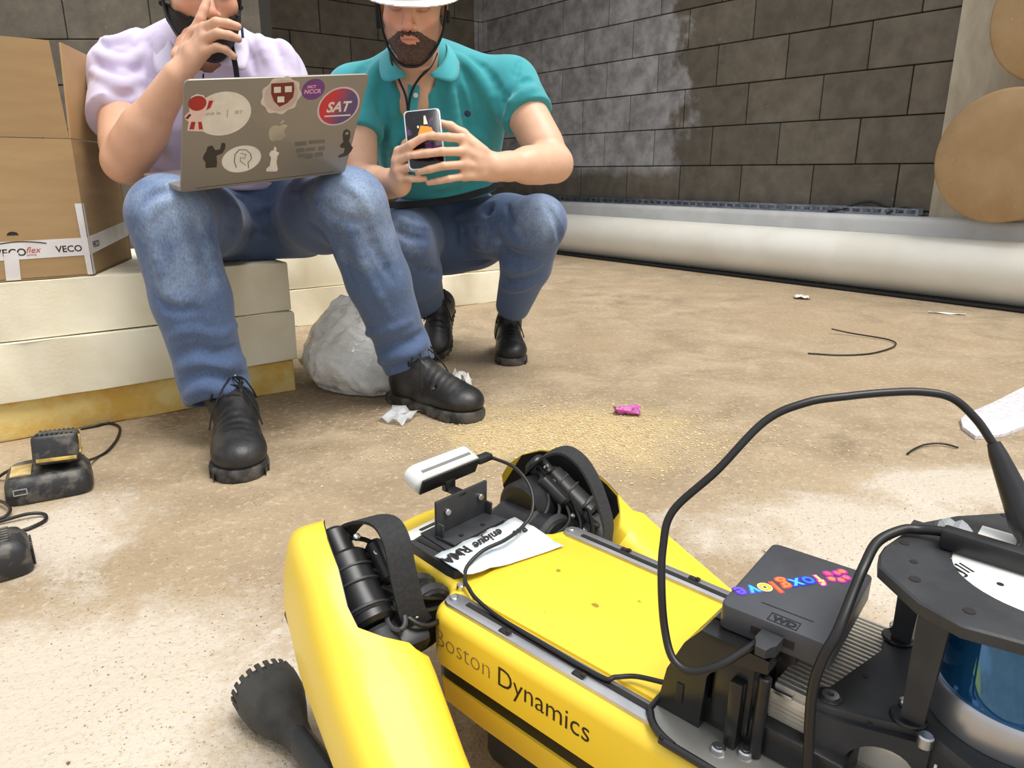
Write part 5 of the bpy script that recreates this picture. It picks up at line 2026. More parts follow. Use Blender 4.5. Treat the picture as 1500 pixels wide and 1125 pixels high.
# short dark hair
hv = Vol(c1h - 0.16, c1h + 0.18, 0.0035)
hv.ell(P1(0, -0.022, 0.050), (0.083, 0.103, 0.090), R1, 0.01)
hv.plane(P1(0, 0.055, 0.055), R1 @ V3(0, 0.9, -0.45), None, None, 0.006)
hv.plane(P1(0, 0, -0.045), -R1[:, 2], None, None, 0.006)
hv.ell(P1(0, 0.10, -0.02), (0.072, 0.105, 0.085), R1, 0.004, 'sub')
child_vol(hv, 'hair', M['beard_dark'], person1, HA, 1)
strap_pts = [P1(-0.083, 0.004, 0.035), P1(-0.081, 0.006, -0.018), P1(-0.073, 0.014, -0.062), P1(-0.052, 0.038, -0.105), P1(-0.022, 0.062, -0.131), P1(0.010, 0.064, -0.133), P1(0.050, 0.040, -0.108), P1(0.075, 0.014, -0.066), P1(0.084, 0.002, -0.015), P1(0.086, 0.0, 0.035)]
tube_child('chin_strap', strap_pts, 0, M['lanyard'], person1, HA, flat=(0.020, 0.004), wd=Vector(R1 @ V3(0, 0.8, 0.5)))

# lilac shirt
lv = Vol((-1.18, 1.66, 0.34), (-0.30, 2.32, 1.02), 0.005)
fw1 = V3(0.45, -0.88, 0.12)
lv.chain([at(330, 330, 2.08), at(318, 250, 2.06), at(305, 170, 2.02), at(300, 112, 1.98)], [0.165, 0.178, 0.185, 0.125], 0.05, flat=(fw1, 0.80))
lv.cone(nb1 + V3(0, 0.02, -0.02), sL1, 0.085, 0.078, 0.06)
lv.cone(nb1 + V3(0, 0.02, -0.02), sR1, 0.085, 0.078, 0.06)
hems = []
for sh, el, f in ((sL1, eL1, 0.80), (sR1, eR1, 0.55)):
    d = el - sh
    lv.cone(sh, sh + d * f, 0.077, 0.077, 0.04)
    lv.cone(sh + d * (f - 0.16), sh + d * (f + 0.10), 0.075, 0.080, 0.02)
    hems.append((sh + d * f, d))
for hp, d in hems:
    lv.plane(hp, d + V3(0.0, 0, 0), hp - 0.13, hp + 0.13, 0.004)
lv.cone(P1(0, -0.03, -0.06), at(302, 84, 1.90), 0.060, 0.056, 0.006, 'sub')
lv.cone(at(302, 78, 1.87), at(308, 100, 1.84), 0.030, 0.010, 0.006, 'sub')
for ln, r_, op_ in (
        ([(205, 40), (190, 55), (172, 62), (150, 58)], 0.007, 'add'), ([(200, 60), (180, 80), (160, 75), (145, 62)], 0.006, 'sub'), ([(210, 75), (190, 92), (165, 88), (142, 76)], 0.008, 'add'),
        ([(205, 100), (185, 108), (160, 104), (138, 92)], 0.007, 'sub'), ([(208, 118), (185, 124), (160, 118), (136, 105)], 0.007, 'add'), ([(205, 135), (180, 140), (150, 128)], 0.006, 'sub'),
        ([(215, 60), (222, 90), (226, 125), (222, 150)], 0.007, 'sub'), ([(232, 50), (240, 80), (246, 110)], 0.007, 'add'), ([(205, 150), (180, 152), (150, 145)], 0.006, 'add'),
        ([(352, 50), (362, 75), (372, 105)], 0.007, 'sub'), ([(370, 40), (384, 66), (396, 100)], 0.007, 'add'), ([(390, 45), (405, 70), (415, 100)], 0.006, 'sub'),
        ([(410, 60), (424, 80), (432, 105)], 0.007, 'add'), ([(338, 70), (345, 95), (350, 115)], 0.006, 'add'), ([(360, 20), (390, 34), (415, 55)], 0.006, 'add'),
        ([(215, 180), (228, 205), (236, 235)], 0.007, 'sub'), ([(230, 170), (245, 200), (255, 230)], 0.007, 'add'), ([(205, 240), (225, 255), (250, 262)], 0.008, 'sub')):
    lv.fold(ln, r_ * (1.9 if op_ == 'add' else 1.3), 0.62, 0.012, op_, y0=1.4, y1=2.3)
lv.plane(V3(0, 0, 0.556), (0, 0, -1), None, None, 0.006)
shirt1 = child_vol(lv, 'shirt', M['lilac'], person1, HA, 1)
M['lilac_l'] = mat_cloth('lilac_collar', rgb(228, 220, 240), rgb(214, 204, 230))
collar(M['lilac_l'], shirt1, HA, (
    ([at(300, 30, 2.04), at(330, 30, 1.98), at(344, 42, 1.90), at(340, 66, 1.85), at(322, 92, 1.815)],
     [at(302, 48, 2.06), at(342, 46, 1.99), at(362, 58, 1.90), at(360, 100, 1.82), at(324, 95, 1.812)]),
    ([at(296, 30, 2.04), at(262, 28, 1.97), at(246, 42, 1.89), at(254, 70, 1.835), at(280, 96, 1.812)],
     [at(294, 48, 2.06), at(246, 44, 1.98), at(226, 60, 1.89), at(230, 106, 1.815), at(278, 99, 1.81)])))
tube_child('lanyard', [at(334, 48, 1.84), at(338, 64, 1.815), at(342, 82, 1.805), at(346, 104, 1.805), at(349, 135, 1.815)], 0, M['lanyard'], person1, HA, flat=(0.014, 0.003), wd=Vector((0.9, -0.4, 0)))
q = MB()
b_ = Vector(at(355, 47, 1.84)) - Vector(HA)
q.box(b_, (0.006, 0.006, 0.026), bev=0.002)
q.build('pen_clip', mat('pen_blue', rgb(60, 90, 130), 0.4), shirt1)
tube_child('chest_cord', [at(298, 108, 1.83), at(297, 120, 1.83), at(296, 132, 1.832)], 0.0022, M['lanyard'], person1, HA)

# jeans of the seated person
jv = Vol((-1.10, 1.28, 0.02), (-0.16, 2.36, 0.72), 0.005)
kR, kL = at(248, 316, 1.545), at(513, 300, 1.735)
aR, aL = at(318, 575, 1.565), at(598, 528, 1.87)
hR, hL = V3(-0.80, 2.03, 0.468), V3(-0.62, 2.10, 0.468)
jv.cone(hL, hR, 0.105, 0.105, 0.03)
jv.cone((hL + hR) / 2 + V3(-0.02, 0.03, 0.05), (hL + hR) / 2 + V3(-0.02, 0.03, 0.0), 0.15, 0.13, 0.04, flat=(fw1, 0.8))
for h_, k_, a_, rr in ((hR, kR, aR, (0.098, 0.093, 0.079, 0.083, 0.080, 0.070)), (hL, kL, aL, (0.098, 0.098, 0.084, 0.083, 0.078, 0.066))):
    jv.chain([h_, h_ * 0.45 + k_ * 0.55, k_], rr[:3], 0.035)
    jv.chain([k_, k_ * 0.55 + a_ * 0.45, a_ + nrm(k_ - a_) * 0.02], rr[3:], 0.02)
    e = nrm(a_ - k_)
    jv.cone(a_ - e * 0.045, a_ + e * 0.01, rr[5] + 0.006, rr[5] + 0.004, 0.012)
    jv.plane(a_ + e * 0.022, e + V3(0.12, -0.42, 0), a_ - 0.14, a_ + 0.14, 0.004)
    jv.cone(a_ - e * 0.01, a_ + e * 0.08, 0.055, 0.056, 0.003, 'sub')
for ln, r_, op_ in (
        ([(262, 540), (290, 530), (325, 536), (356, 528)], 0.009, 'add'), ([(258, 522), (285, 512), (320, 518), (350, 508)], 0.008, 'sub'), ([(268, 560), (300, 548), (335, 556), (362, 548)], 0.008, 'sub'),
        ([(272, 582), (300, 566), (335, 574), (364, 566)], 0.009, 'add'), ([(250, 495), (280, 482), (320, 490), (345, 476)], 0.007, 'add'), ([(232, 440), (255, 455), (300, 450)], 0.007, 'sub'),
        ([(262, 330), (275, 380), (290, 430), (305, 470)], 0.008, 'add'), ([(285, 320), (300, 370), (312, 420)], 0.007, 'sub'), ([(222, 330), (232, 380), (245, 430)], 0.007, 'add'),
        ([(210, 300), (225, 285), (248, 280)], 0.006, 'sub'), ([(222, 318), (240, 298), (262, 290)], 0.006, 'add'), ([(300, 300), (310, 330), (318, 355)], 0.009, 'sub'),
        ([(320, 300), (360, 310), (400, 300)], 0.008, 'add'), ([(330, 330), (370, 345), (420, 335)], 0.008, 'sub'), ([(400, 275), (440, 285), (480, 280)], 0.008, 'add'), ([(345, 285), (365, 300), (380, 330)], 0.007, 'sub'),
        ([(548, 535), (575, 522), (605, 515), (625, 500)], 0.009, 'add'), ([(545, 518), (575, 505), (605, 498), (620, 486)], 0.007, 'sub'), ([(552, 552), (580, 540), (612, 530)], 0.008, 'sub'),
        ([(528, 490), (560, 485), (600, 470)], 0.008, 'add'), ([(505, 320), (525, 370), (548, 420), (570, 460)], 0.008, 'add'), ([(525, 310), (548, 360), (575, 410)], 0.007, 'sub'),
        ([(490, 330), (500, 370), (518, 420)], 0.007, 'sub'), ([(455, 330), (475, 350), (490, 380)], 0.009, 'sub'), ([(500, 270), (525, 285), (540, 310)], 0.006, 'add'), ([(470, 300), (495, 320), (530, 325)], 0.006, 'sub')):
    jv.fold(ln, r_ * 1.2, 0.5, 0.013, op_, y0=1.25, y1=2.3)
jv.plane(V3(0, 0, 0.367), (0, 0, -1), (-1.2, 1.86, 0.2), (-0.47, 2.4, 0.40), 0.004)
fr = lambda k_: k_ + V3(0.04, -0.075, 0.02)
jeans1 = child_vol(jv, 'jeans', M['denim'], person1, HA, 1, denim_tint([(fr(kR), 0.10, 0.8), (fr(kR * 0.7 + aR * 0.3), 0.11, 0.6), (fr(kL), 0.10, 0.8), (fr(kL * 0.75 + aL * 0.25), 0.10, 0.55), (fr(hL * 0.4 + kL * 0.6) + V3(0, 0, 0.07), 0.10, 0.4)]))
s_, _P = shoe(person1, V3(-0.545, 1.325, 0.0) - HA, V3(-0.655, 1.615, 0.0) - HA, ankle=(aR + V3(0, 0.0, 0.03)) - HA)
s_, _P = shoe(person1, V3(-0.080, 1.700, 0.0) - HA, V3(-0.325, 1.895, 0.0) - HA, ankle=(aL + V3(0, 0.0, 0.03)) - HA)

# ------------------------------------------------------------------ foam boards
FX = Vector((0.8, 0.6, 0.0))
FY = Vector((-0.6, 0.8, 0.0))
E0 = Vector((-0.612, 1.968, 0.0))


def board(length, depth, z0, z1, dx, dy, m, label, seed, origin=E0, group=None):
    rr = random.Random(seed)
    q = MB()
    b2 = bmesh.new()
    bmesh.ops.create_cube(b2, size=1.0)
    for v in b2.verts:
        v.co = Vector((v.co.x * length, v.co.y * depth, v.co.z * (z1 - z0)))
    bmesh.ops.bevel(b2, geom=list(b2.edges), offset=0.005, segments=2, profile=0.6, affect='EDGES')
    bmesh.ops.subdivide_edges(b2, edges=[e for e in b2.edges if e.calc_length() > 0.3], cuts=22)
    for v in b2.verts:
        edge = abs(abs(v.co.z) - (z1 - z0) / 2) < 0.006
        j = 0.0022 if edge else 0.0012
        v.co += Vector((rr.uniform(-j, j), rr.uniform(-j, j), rr.uniform(-j, j) * 0.6))
    q._take(b2)
    o = q.build('foam_board', m, None, 40)
    c = origin + FX * (-length / 2 + dx) + FY * (depth / 2 + dy)
    o.matrix_world = frame((c.x, c.y, (z0 + z1) / 2 + 0.0008), FX, FY, Vector((0, 0, 1)))
    return tag(o, label, 'foam board', group)


board(1.55, 0.62, 0.0, 0.091, -0.002, 0.012, M['foam_y'], 'yellow bottom foam board of the stack under the seated person', 1)
board(1.60, 0.62, 0.0935, 0.231, 0.004, -0.004, M['foam'], 'cream middle foam board between yellow board and top board', 2)
board(1.60, 0.62, 0.2335, 0.3655, 0.002, 0.004, M['foam'], 'cream top foam board that the seated person and carton sit on', 3)
E1 = Vector((-0.02, 3.50, 0))
board(1.75, 0.5, 0.0, 0.148, 0.0, 0.0, M['foam'], 'lower cream foam board on the floor behind both people', 4, E1)
board(1.75, 0.5, 0.1505, 0.300, -0.02, 0.01, M['foam'], 'upper cream foam board of the stack behind both people', 5, E1)

# ------------------------------------------------------------------ carton
cz = 0.3680
FR = Vector((-0.984, 1.69, 0.0)) + FY * 0.010
d1 = Vector((0.8, 0.6, 0.0))
d2 = Vector((-0.24, 0.97, 0.0)).normalized()
car = empty('carton', 'open brown carton with white printed tape on the foam boards at left', 'carton', loc=(FR.x, FR.y, cz))


def quadslab(name, a, b, c, d, th, m, parent, inward):
    q = MB()
    n_ = Vector(inward).normalized() * th
    P_ = [Vector(p) for p in (a, b, c, d)]
    q.loft([P_, [p + n_ for p in P_]])
    return q.build(name, m, parent, smooth=False)


Lf, Ls, Hb, Hf = 0.46, 0.36, 0.305, 0.20
o0 = Vector((0, 0, 0))
up_ = Vector((0, 0, 1))
fl0 = o0 - d1 * Lf
n_in_f = Vector((-0.6, 0.8, 0))
n_in_s = Vector((-d2.y, d2.x, 0))
if n_in_s.dot(d1) > 0:
    n_in_s = -n_in_s
quadslab('front_panel', fl0, o0, o0 + up_ * Hb, fl0 + up_ * Hb, 0.004, M['card'], car, n_in_f)
quadslab('side_panel', o0, o0 + d2 * Ls, o0 + d2 * Ls + up_ * Hb, o0 + up_ * Hb, 0.004, M['card'], car, n_in_s)
quadslab('back_panel', fl0 + d2 * Ls, o0 + d2 * Ls, o0 + d2 * Ls + up_ * Hb, fl0 + d2 * Ls + up_ * Hb, 0.004, M['card'], car, -n_in_f)
quadslab('side_panel', fl0, fl0 + d2 * Ls, fl0 + d2 * Ls + up_ * Hb, fl0 + up_ * Hb, 0.004, M['card'], car, -n_in_s)
q = MB()
q.loft([[fl0 + up_ * 0.001, o0 + up_ * 0.001, o0 + d2 * Ls + up_ * 0.001, fl0 + d2 * Ls + up_ * 0.001], [fl0 + up_ * 0.005, o0 + up_ * 0.005, o0 + d2 * Ls + up_ * 0.005, fl0 + d2 * Ls + up_ * 0.005]])
q.build('bottom_panel', M['card'], car, smooth=False)
t0 = up_ * (Hb + 0.002)
tf = up_ * (Hb + Hf) - n_in_f * 0.012
quadslab('front_flap', fl0 + t0, o0 - d1 * 0.003 + t0, o0 - d1 * 0.012 + tf, fl0 + d1 * 0.01 + tf, 0.004, M['card'], car, n_in_f)
ts = up_ * (Hb + Hf) + n_in_s * -0.010
quadslab('side_flap', o0 + d2 * 0.003 + t0, o0 + d2 * Ls + t0, o0 + d2 * (Ls - 0.01) + ts, o0 + d2 * 0.006 + ts, 0.004, mat('cardboard_lit', rgb(194, 160, 112), 0.8, c2=rgb(184, 150, 104), scale=5), car, n_in_s)  # same cardboard, painted paler for the light reaching this side
# printed tape round the carton
M['tape'] = mat('printed_tape', rgb(226, 222, 222), 0.35, c2=rgb(214, 208, 206), scale=14)
M['red_ink'] = mat('red_ink', rgb(190, 60, 52), 0.5)
zt0, zt1 = 0.045, 0.085


def on_front(s, z, out=0.0008):     # s metres left of the front corner
    return o0 - d1 * s + up_ * z - n_in_f * out


def on_side(s, z, out=0.0008):
    return o0 + d2 * s + up_ * z - n_in_s * out


q = MB()
q.loft([[on_front(0, zt0 + 0.003), on_front(0, zt1 + 0.003), on_front(0, zt1 + 0.003, 0.0), on_front(0, zt0 + 0.003, 0.0)], [on_front(Lf, zt0 - 0.002), on_front(Lf, zt1 - 0.002), on_front(Lf, zt1 - 0.002, 0), on_front(Lf, zt0 - 0.002, 0)]])
tape1 = q.build('packing_tape', M['tape'], car, smooth=False)
q = MB()
q.loft([[on_side(0, zt0 + 0.003), on_side(0, zt1 + 0.003), on_side(0, zt1 + 0.003, 0), on_side(0, zt0 + 0.003, 0)], [on_side(Ls, zt0 + 0.02), on_side(Ls, zt1 + 0.02), on_side(Ls, zt1 + 0.02, 0), on_side(Ls, zt0 + 0.02, 0)]])
tape2 = q.build('packing_tape', M['tape'], car, smooth=False)
q = MB()
q.poly([on_front(0.011, 0.003, 0.0016), on_front(0.0, 0.003, 0.0016), on_front(0.0, 0.165, 0.0016), on_front(0.014, 0.165, 0.0016)])
q.poly([on_side(0.0, 0.003, 0.0016), on_side(0.016, 0.003, 0.0016), on_side(0.012, 0.165, 0.0016), on_side(0.0, 0.165, 0.0016)])
q.build('packing_tape', M['tape'], car, smooth=False)
q = MB()
q.poly([on_front(Lf * 0.37, 0.002, 0.0016), on_front(Lf * 0.31, 0.002, 0.0016), on_front(Lf * 0.30, 0.062, 0.0016), on_front(Lf * 0.36, 0.062, 0.0016)])
q.build('packing_tape', M['tape'], car, smooth=False)


def tape_text(s, pos, size, m, ax, nrm_, par, shear=0.0, off=0.0):
    mx = frame(pos, ax, up_, Vector(ax).cross(up_))
    return text_mesh('lettering', s, size, m, mx, par, 0.0001, shear=shear, off=off)


tape_text('VECO', on_front(0.182, 0.055, 0.0012), 0.0225, M['ink'], d1, -n_in_f, tape1, off=0.0003)
tape_text('flex', on_front(0.124, 0.060, 0.0012), 0.0190, M['red_ink'], d1, -n_in_f, tape1, 0.3)
tape_text('packing', on_front(0.123, 0.054, 0.0012), 0.0060, M['red_ink'], d1, -n_in_f, tape1)
tape_text('VECO', on_front(0.066, 0.058, 0.0012), 0.0200, M['ink'], d1, -n_in_f, tape1, off=0.0003)
tape_text('VECO', on_side(0.03, 0.062, 0.0012), 0.0200, M['ink'], d2, -n_in_s, tape2, off=0.0003)
q = MB()
arc = [on_front(0.180 - 0.098 * t, 0.0765 + 0.009 * math.sin(math.pi * (0.15 + 0.75 * t)), 0.0012) for t in [k / 16 for k in range(17)]]
q.ribbon(arc, up_, 0.0022, 0.0003)
q.build('printed_arc', M['ink'], tape1)
q = MB()
hc = on_front(0.142, 0.1, 0.0006)
q.poly([hc + d1 * 0.011 * math.cos(math.pi * k / 8) + up_ * 0.008 * math.sin(math.pi * k / 8) for k in range(9)])
q.build('hand_hole', M['ink'], car, smooth=False)

# ------------------------------------------------------------------ clear bag beside the boards
pb_ = Vol((-0.72, 1.80, -0.02), (-0.16, 2.48, 0.32), 0.006)
pb_.ell((-0.470, 2.10, 0.075), (0.160, 0.215, 0.110), None, 0.03)
pb_.ell((-0.50, 2.20, 0.125), (0.115, 0.15, 0.105), None, 0.06)
pb_.ell((-0.395, 2.00, 0.045), (0.10, 0.12, 0.075), None, 0.05)
pb_.cone((-0.47, 2.16, 0.20), (-0.44, 2.20, 0.255), 0.05, 0.015, 0.05)
pb_.plane((0, 0, 0.001), (0, 0, -1), None, None, 0.012)
pb_.plane(E0 + FX * 0.014, -FX, None, None, 0.02)
rr = random.Random(12)
for k in range(9):
    dn = nrm((rr.gauss(0, 1), rr.gauss(0, 1), rr.gauss(0, 0.8)))
    wl_, am_, ph_ = rr.uniform(0.05, 0.16), rr.uniform(0.003, 0.007), rr.uniform(0, 6)
    pb_.disp(lambda X, Y, Z, dn=dn, wl_=wl_, am_=am_, ph_=ph_: am_ * (np.abs(np.sin(np.pi * (X * dn[0] + Y * dn[1] + Z * dn[2] + 0.02 * np.sin(21 * X + 17 * Z + ph_)) / wl_ + ph_)) - 0.5), (-0.75, 1.75, 0.012), (-0.1, 2.5, 0.34))
for k in range(46):
    x0, y0 = rr.uniform(438, 565), rr.uniform(440, 575)
    an = rr.uniform(-1.2, 1.4)
    L_ = rr.uniform(25, 75)
    pb_.fold([(x0, y0), (x0 + L_ * 0.5 * math.cos(an), y0 + L_ * 0.5 * math.sin(an) + rr.uniform(-4, 4)), (x0 + L_ * math.cos(an), y0 + L_ * math.sin(an))], rr.uniform(0.003, 0.006), 0.4, 0.010, rr.choice(['add', 'sub']), y0=1.7, y1=2.6)
bt = NT('clear_plastic')
bt.b.inputs['Roughness'].default_value = 0.16
bv = bt.coords('Object')
bt.color(bt.ramp(bt.noise(bv, 14.0, 5, 0.7, 0.8), 0.36, 0.60, rgb(232, 230, 224), rgb(252, 252, 250)))
bt.b.inputs['Alpha'].default_value = 0.80
bt.b.inputs['Subsurface Weight'].default_value = 0.7
bt.b.inputs['Subsurface Radius'].default_value = (0.06, 0.06, 0.055)
bt.b.inputs['Subsurface Scale'].default_value = 1.0
bt.bump(bt.noise(bv, 22.0, 4, 0.6, 2.5), 0.7, 0.02)
bt.b.inputs['Coat Weight'].default_value = 0.5
bag = pb_.build('plastic_bag', bt.m, None, 1, base=V3(-0.45, 2.1, 0))
tag(bag, 'crumpled clear white plastic bag on the floor between the seated person and boards', 'bag')


def scrap(name, pts, m, label, cat, h=0.012, seed=1, dense=5, th=0.0008, group=None):
    """crumpled sheet scrap spanned by a quad of floor points"""
    rr = random.Random(seed)
    P_ = [Vector((p[0], p[1], 0)) for p in pts]
    q = MB()
    c = sum(P_, Vector()) / 4
    g_ = []
    for i in range(dense + 1):
        row = []
        for j in range(dense + 1):
            u_, v_ = i / dense, j / dense
            p = (P_[0] * (1 - u_) + P_[1] * u_) * (1 - v_) + (P_[3] * (1 - u_) + P_[2] * u_) * v_
            row.append(q.bm.verts.new(p - c + Vector((rr.uniform(-.25, .25) * h, rr.uniform(-.25, .25) * h, 0.001 + rr.random() * h))))
        g_.append(row)
    for i in range(dense):
        for j in range(dense):
            q.bm.faces.new((g_[i][j], g_[i + 1][j], g_[i + 1][j + 1], g_[i][j + 1]))
    o = q.build(name, m, None, 20)
    o.location = c
    md = o.modifiers.new('thickness', 'SOLIDIFY')
    md.thickness = th
    return tag(o, label, cat, group)


M['scrap_white'] = mat('scrap_white', rgb(232, 228, 222), 0.5)
M['pink'] = mat('pink_plastic', rgb(214, 120, 190), 0.5, c2=rgb(196, 96, 170), scale=60)
scrap('plastic_scrap', [(-0.34, 1.70), (-0.27, 1.665), (-0.235, 1.75), (-0.31, 1.78)], tp.m, 'clear plastic scrap on the floor in front of the pointed black shoe', 'scrap', 0.02, 3)
scrap('plastic_scrap', [(-0.17, 1.98), (-0.12, 1.96), (-0.13, 2.06), (-0.18, 2.07)], M['scrap_white'], 'white plastic scrap standing behind the seated person left shoe', 'scrap', 0.05, 4)
scrap('pink_scrap', [(0.265, 1.745), (0.33, 1.735), (0.335, 1.785), (0.27, 1.79)], M['pink'], 'small crumpled pink scrap lying on the sawdust', 'scrap', 0.022, 5)
scrap('paper_scrap', [(1.40, 3.52), (1.47, 3.50), (1.48, 3.57), (1.42, 3.60)], M['scrap_white'], 'white paper scrap on the floor near the long roll', 'scrap', 0.015, 6)
scrap('paper_scrap', [(1.86, 3.16), (1.99, 3.10), (2.00, 3.12), (1.87, 3.18)], M['scrap_white'], 'thin white paper strip on the floor close to the roll at right', 'scrap', 0.006, 7)
# torn sheet at the right edge
q = MB()
tp_pts = [(1.085, 1.575), (1.094, 1.64), (1.125, 1.70), (1.165, 1.74), (1.30, 1.84), (1.50, 2.00), (1.66, 1.90), (1.45, 1.76), (1.28, 1.665), (1.16, 1.59)]
q.prism([(x - 1.3, y - 1.75) for x, y in reversed(tp_pts)], 0.0008, 0.010, bev=0.002)
o = q.build('foam_sheet', mat('speckled_sheet', rgb(226, 222, 222), 0.7, c2=rgb(196, 192, 196), scale=70, bump=0.3, bscale=120))
o.location = (1.3, 1.75, 0)
tag(o, 'white torn foam sheet lying on the floor at the right edge', 'sheet')

cable('wire_bit', [(1.02, 2.40, 0.004), (1.12, 2.375, 0.004), (1.24, 2.40, 0.004), (1.37, 2.50, 0.006), (1.40, 2.60, 0.006), (1.30, 2.70, 0.01), (1.24, 2.73, 0.02)], 0.0028, 'thin dark curved wire lying on the open floor at right', cat='wire')
cable('wire_bit', [(0.875, 1.478, 0.004), (0.905, 1.505, 0.005), (0.945, 1.53, 0.006), (0.985, 1.535, 0.006), (1.01, 1.515, 0.004)], 0.0022, 'short dark twig of wire on the floor above the drive cable arch', cat='wire')

# ------------------------------------------------------------------ battery charger and battery at left
M['tool_black'] = mat('tool_black', rgb(40, 40, 43), 0.5, c2=rgb(96, 92, 84), scale=34, lo=0.34, hi=0.52, bump=0.1)
M['tool_yellow'] = mat('tool_yellow', rgb(206, 178, 84), 0.5, c2=rgb(150, 120, 66), scale=30)
M['dusty_label'] = mat('dusty_label', rgb(206, 186, 132), 0.6, c2=rgb(170, 140, 84), scale=28, lo=0.42, hi=0.6)
cx = Vector((0.86, 0.51, 0)).normalized()
cy = Vector((-cx.y, cx.x, 0))
cpos = (Vector((-0.939, 1.216, 0)) + Vector((-0.821, 1.285, 0))) / 2
chg = empty('battery_charger', 'black battery charger with yellow edged battery on the floor at left', 'charger', mx=frame((cpos.x, cpos.y, 0), cx, cy, (0, 0, 1)))
q = MB()
secs = []
for z, w_, d_, y_ in ((0.0008, 0.070, 0.060, 0.060), (0.008, 0.0735, 0.063, 0.060), (0.034, 0.0715, 0.060, 0.060), (0.047, 0.064, 0.053, 0.061), (0.051, 0.058, 0.047, 0.062)):
    ring = []
    for k in range(28):
        an = 2 * math.pi * k / 28
        ring.append((w_ * math.copysign(abs(math.cos(an)) ** 0.35, math.cos(an)), y_ + d_ * math.copysign(abs(math.sin(an)) ** 0.35, math.sin(an)), z))
    secs.append(ring)
q.loft(secs)
q.build('charger_base', M['tool_black'], chg, 40)
q = MB()
q.box((-0.042, 0.050, 0.0522), (0.034, 0.058, 0.0035), bev=0.001)
q.build('label_plate', M['dusty_label'], chg)
q = MB()
for (a_, b_, w_, h_) in ((0, 0.0052, 0.022, 0.0016), (0, -0.0052, 0.022, 0.0016), (0.0105, 0, 0.0016, 0.012), (-0.0105, 0, 0.0016, 0.012)):
    q.box((-0.045 + a_, -0.0018, 0.028 + b_), (w_, 0.001, h_))
q.build('front_mark', mat('mark_grey', rgb(176, 174, 168), 0.6), chg)
q = MB()
bm4 = Matrix.Translation((0.020, 0.062, 0.054)) @ Matrix.Rotation(math.radians(-14), 4, 'X') @ Matrix.Rotation(math.radians(3), 4, 'Y')
b2 = bmesh.new()
bmesh.ops.create_cube(b2, size=1.0)
for v in b2.verts:
    v.co = Vector((v.co.x * 0.078, v.co.y * 0.112, v.co.z * 0.058 + 0.030))
bmesh.ops.bevel(b2, geom=list(b2.edges), offset=0.009, segments=3, profile=0.5, affect='EDGES')
q._take(b2, bm4)
bat = q.build('battery', M['tool_black'], chg)
q = MB()
for k in range(8):
    q.box(bm4 @ Vector((-0.028 + 0.008 * k, -0.044, 0.0595)), (0.0038, 0.020, 0.003), bm4.to_3x3(), bev=0.0006, seg=1)
    q.box(bm4 @ Vector((-0.028 + 0.008 * k, 0.048, 0.0590)), (0.0045, 0.012, 0.006), bm4.to_3x3(), bev=0.001, seg=1)
q.box(bm4 @ Vector((0, 0.034, 0.0595)), (0.050, 0.004, 0.002), bm4.to_3x3())
tag(q.build('battery_ribs', M['tool_black'], bat), kind='stuff')
q = MB()
q.box(bm4 @ Vector((0.0395, -0.005, 0.020)), (0.004, 0.095, 0.006), bm4.to_3x3(), bev=0.001)
q.box(bm4 @ Vector((0.0395, -0.046, 0.036)), (0.004, 0.006, 0.034), bm4.to_3x3(), bev=0.001)
q.box(bm4 @ Vector((0.0, -0.0565, 0.010)), (0.066, 0.004, 0.007), bm4.to_3x3(), bev=0.001)
q.build('battery_trim', M['tool_yellow'], bat)
q = MB()
q.lathe([(0.008, 0), (0.011, 0), (0.011, 0.001), (0.008, 0.001), (0.008, 0)], bm4 @ Matrix.Translation((-0.002, 0.005, 0.0588)), 18)
q.box(bm4 @ Vector((0.012, 0.006, 0.0594)), (0.012, 0.004, 0.001), bm4.to_3x3())
q.build('battery_mark', mat('mark_faint', rgb(120, 118, 110), 0.6), bat)

b2m = frame((-0.825, 0.985, 0.0), Vector((0.80, 0.6, 0)), Vector((-0.6, 0.8, 0)), (0, 0, 1))
bt2 = empty('spare_battery', 'black ribbed battery pack on the floor cut by the lower left frame edge', 'battery', mx=b2m)
q = MB()
secs = []
for z, w_, d_ in ((0.0008, 0.066, 0.044), (0.006, 0.070, 0.047), (0.040, 0.069, 0.046), (0.054, 0.060, 0.038), (0.058, 0.050, 0.030)):
    secs.append([(w_ * math.copysign(abs(math.cos(2 * math.pi * k / 28)) ** 0.4, math.cos(2 * math.pi * k / 28)), d_ * math.copysign(abs(math.sin(2 * math.pi * k / 28)) ** 0.4, math.sin(2 * math.pi * k / 28)), z) for k in range(28)])
q.loft(secs)
q.build('battery_case', M['tool_black'], bt2, 40)
q = MB()
for k in range(6):
    q.box((0.0705, -0.025 + 0.010 * k, 0.022), (0.003, 0.004, 0.030), bev=0.001, seg=1)
    q.box((0.02, -0.025 + 0.010 * k, 0.0585), (0.05, 0.004, 0.003), bev=0.001, seg=1)
tag(q.build('battery_ribs', M['tool_black'], bt2), kind='stuff')



def floorpt(px, py, z=0.004):
    d = at(px, py, 1.0) - V3(0, 0, CAM_H)
    p = V3(0, 0, CAM_H) + d * ((z - CAM_H) / d[2])
    return p


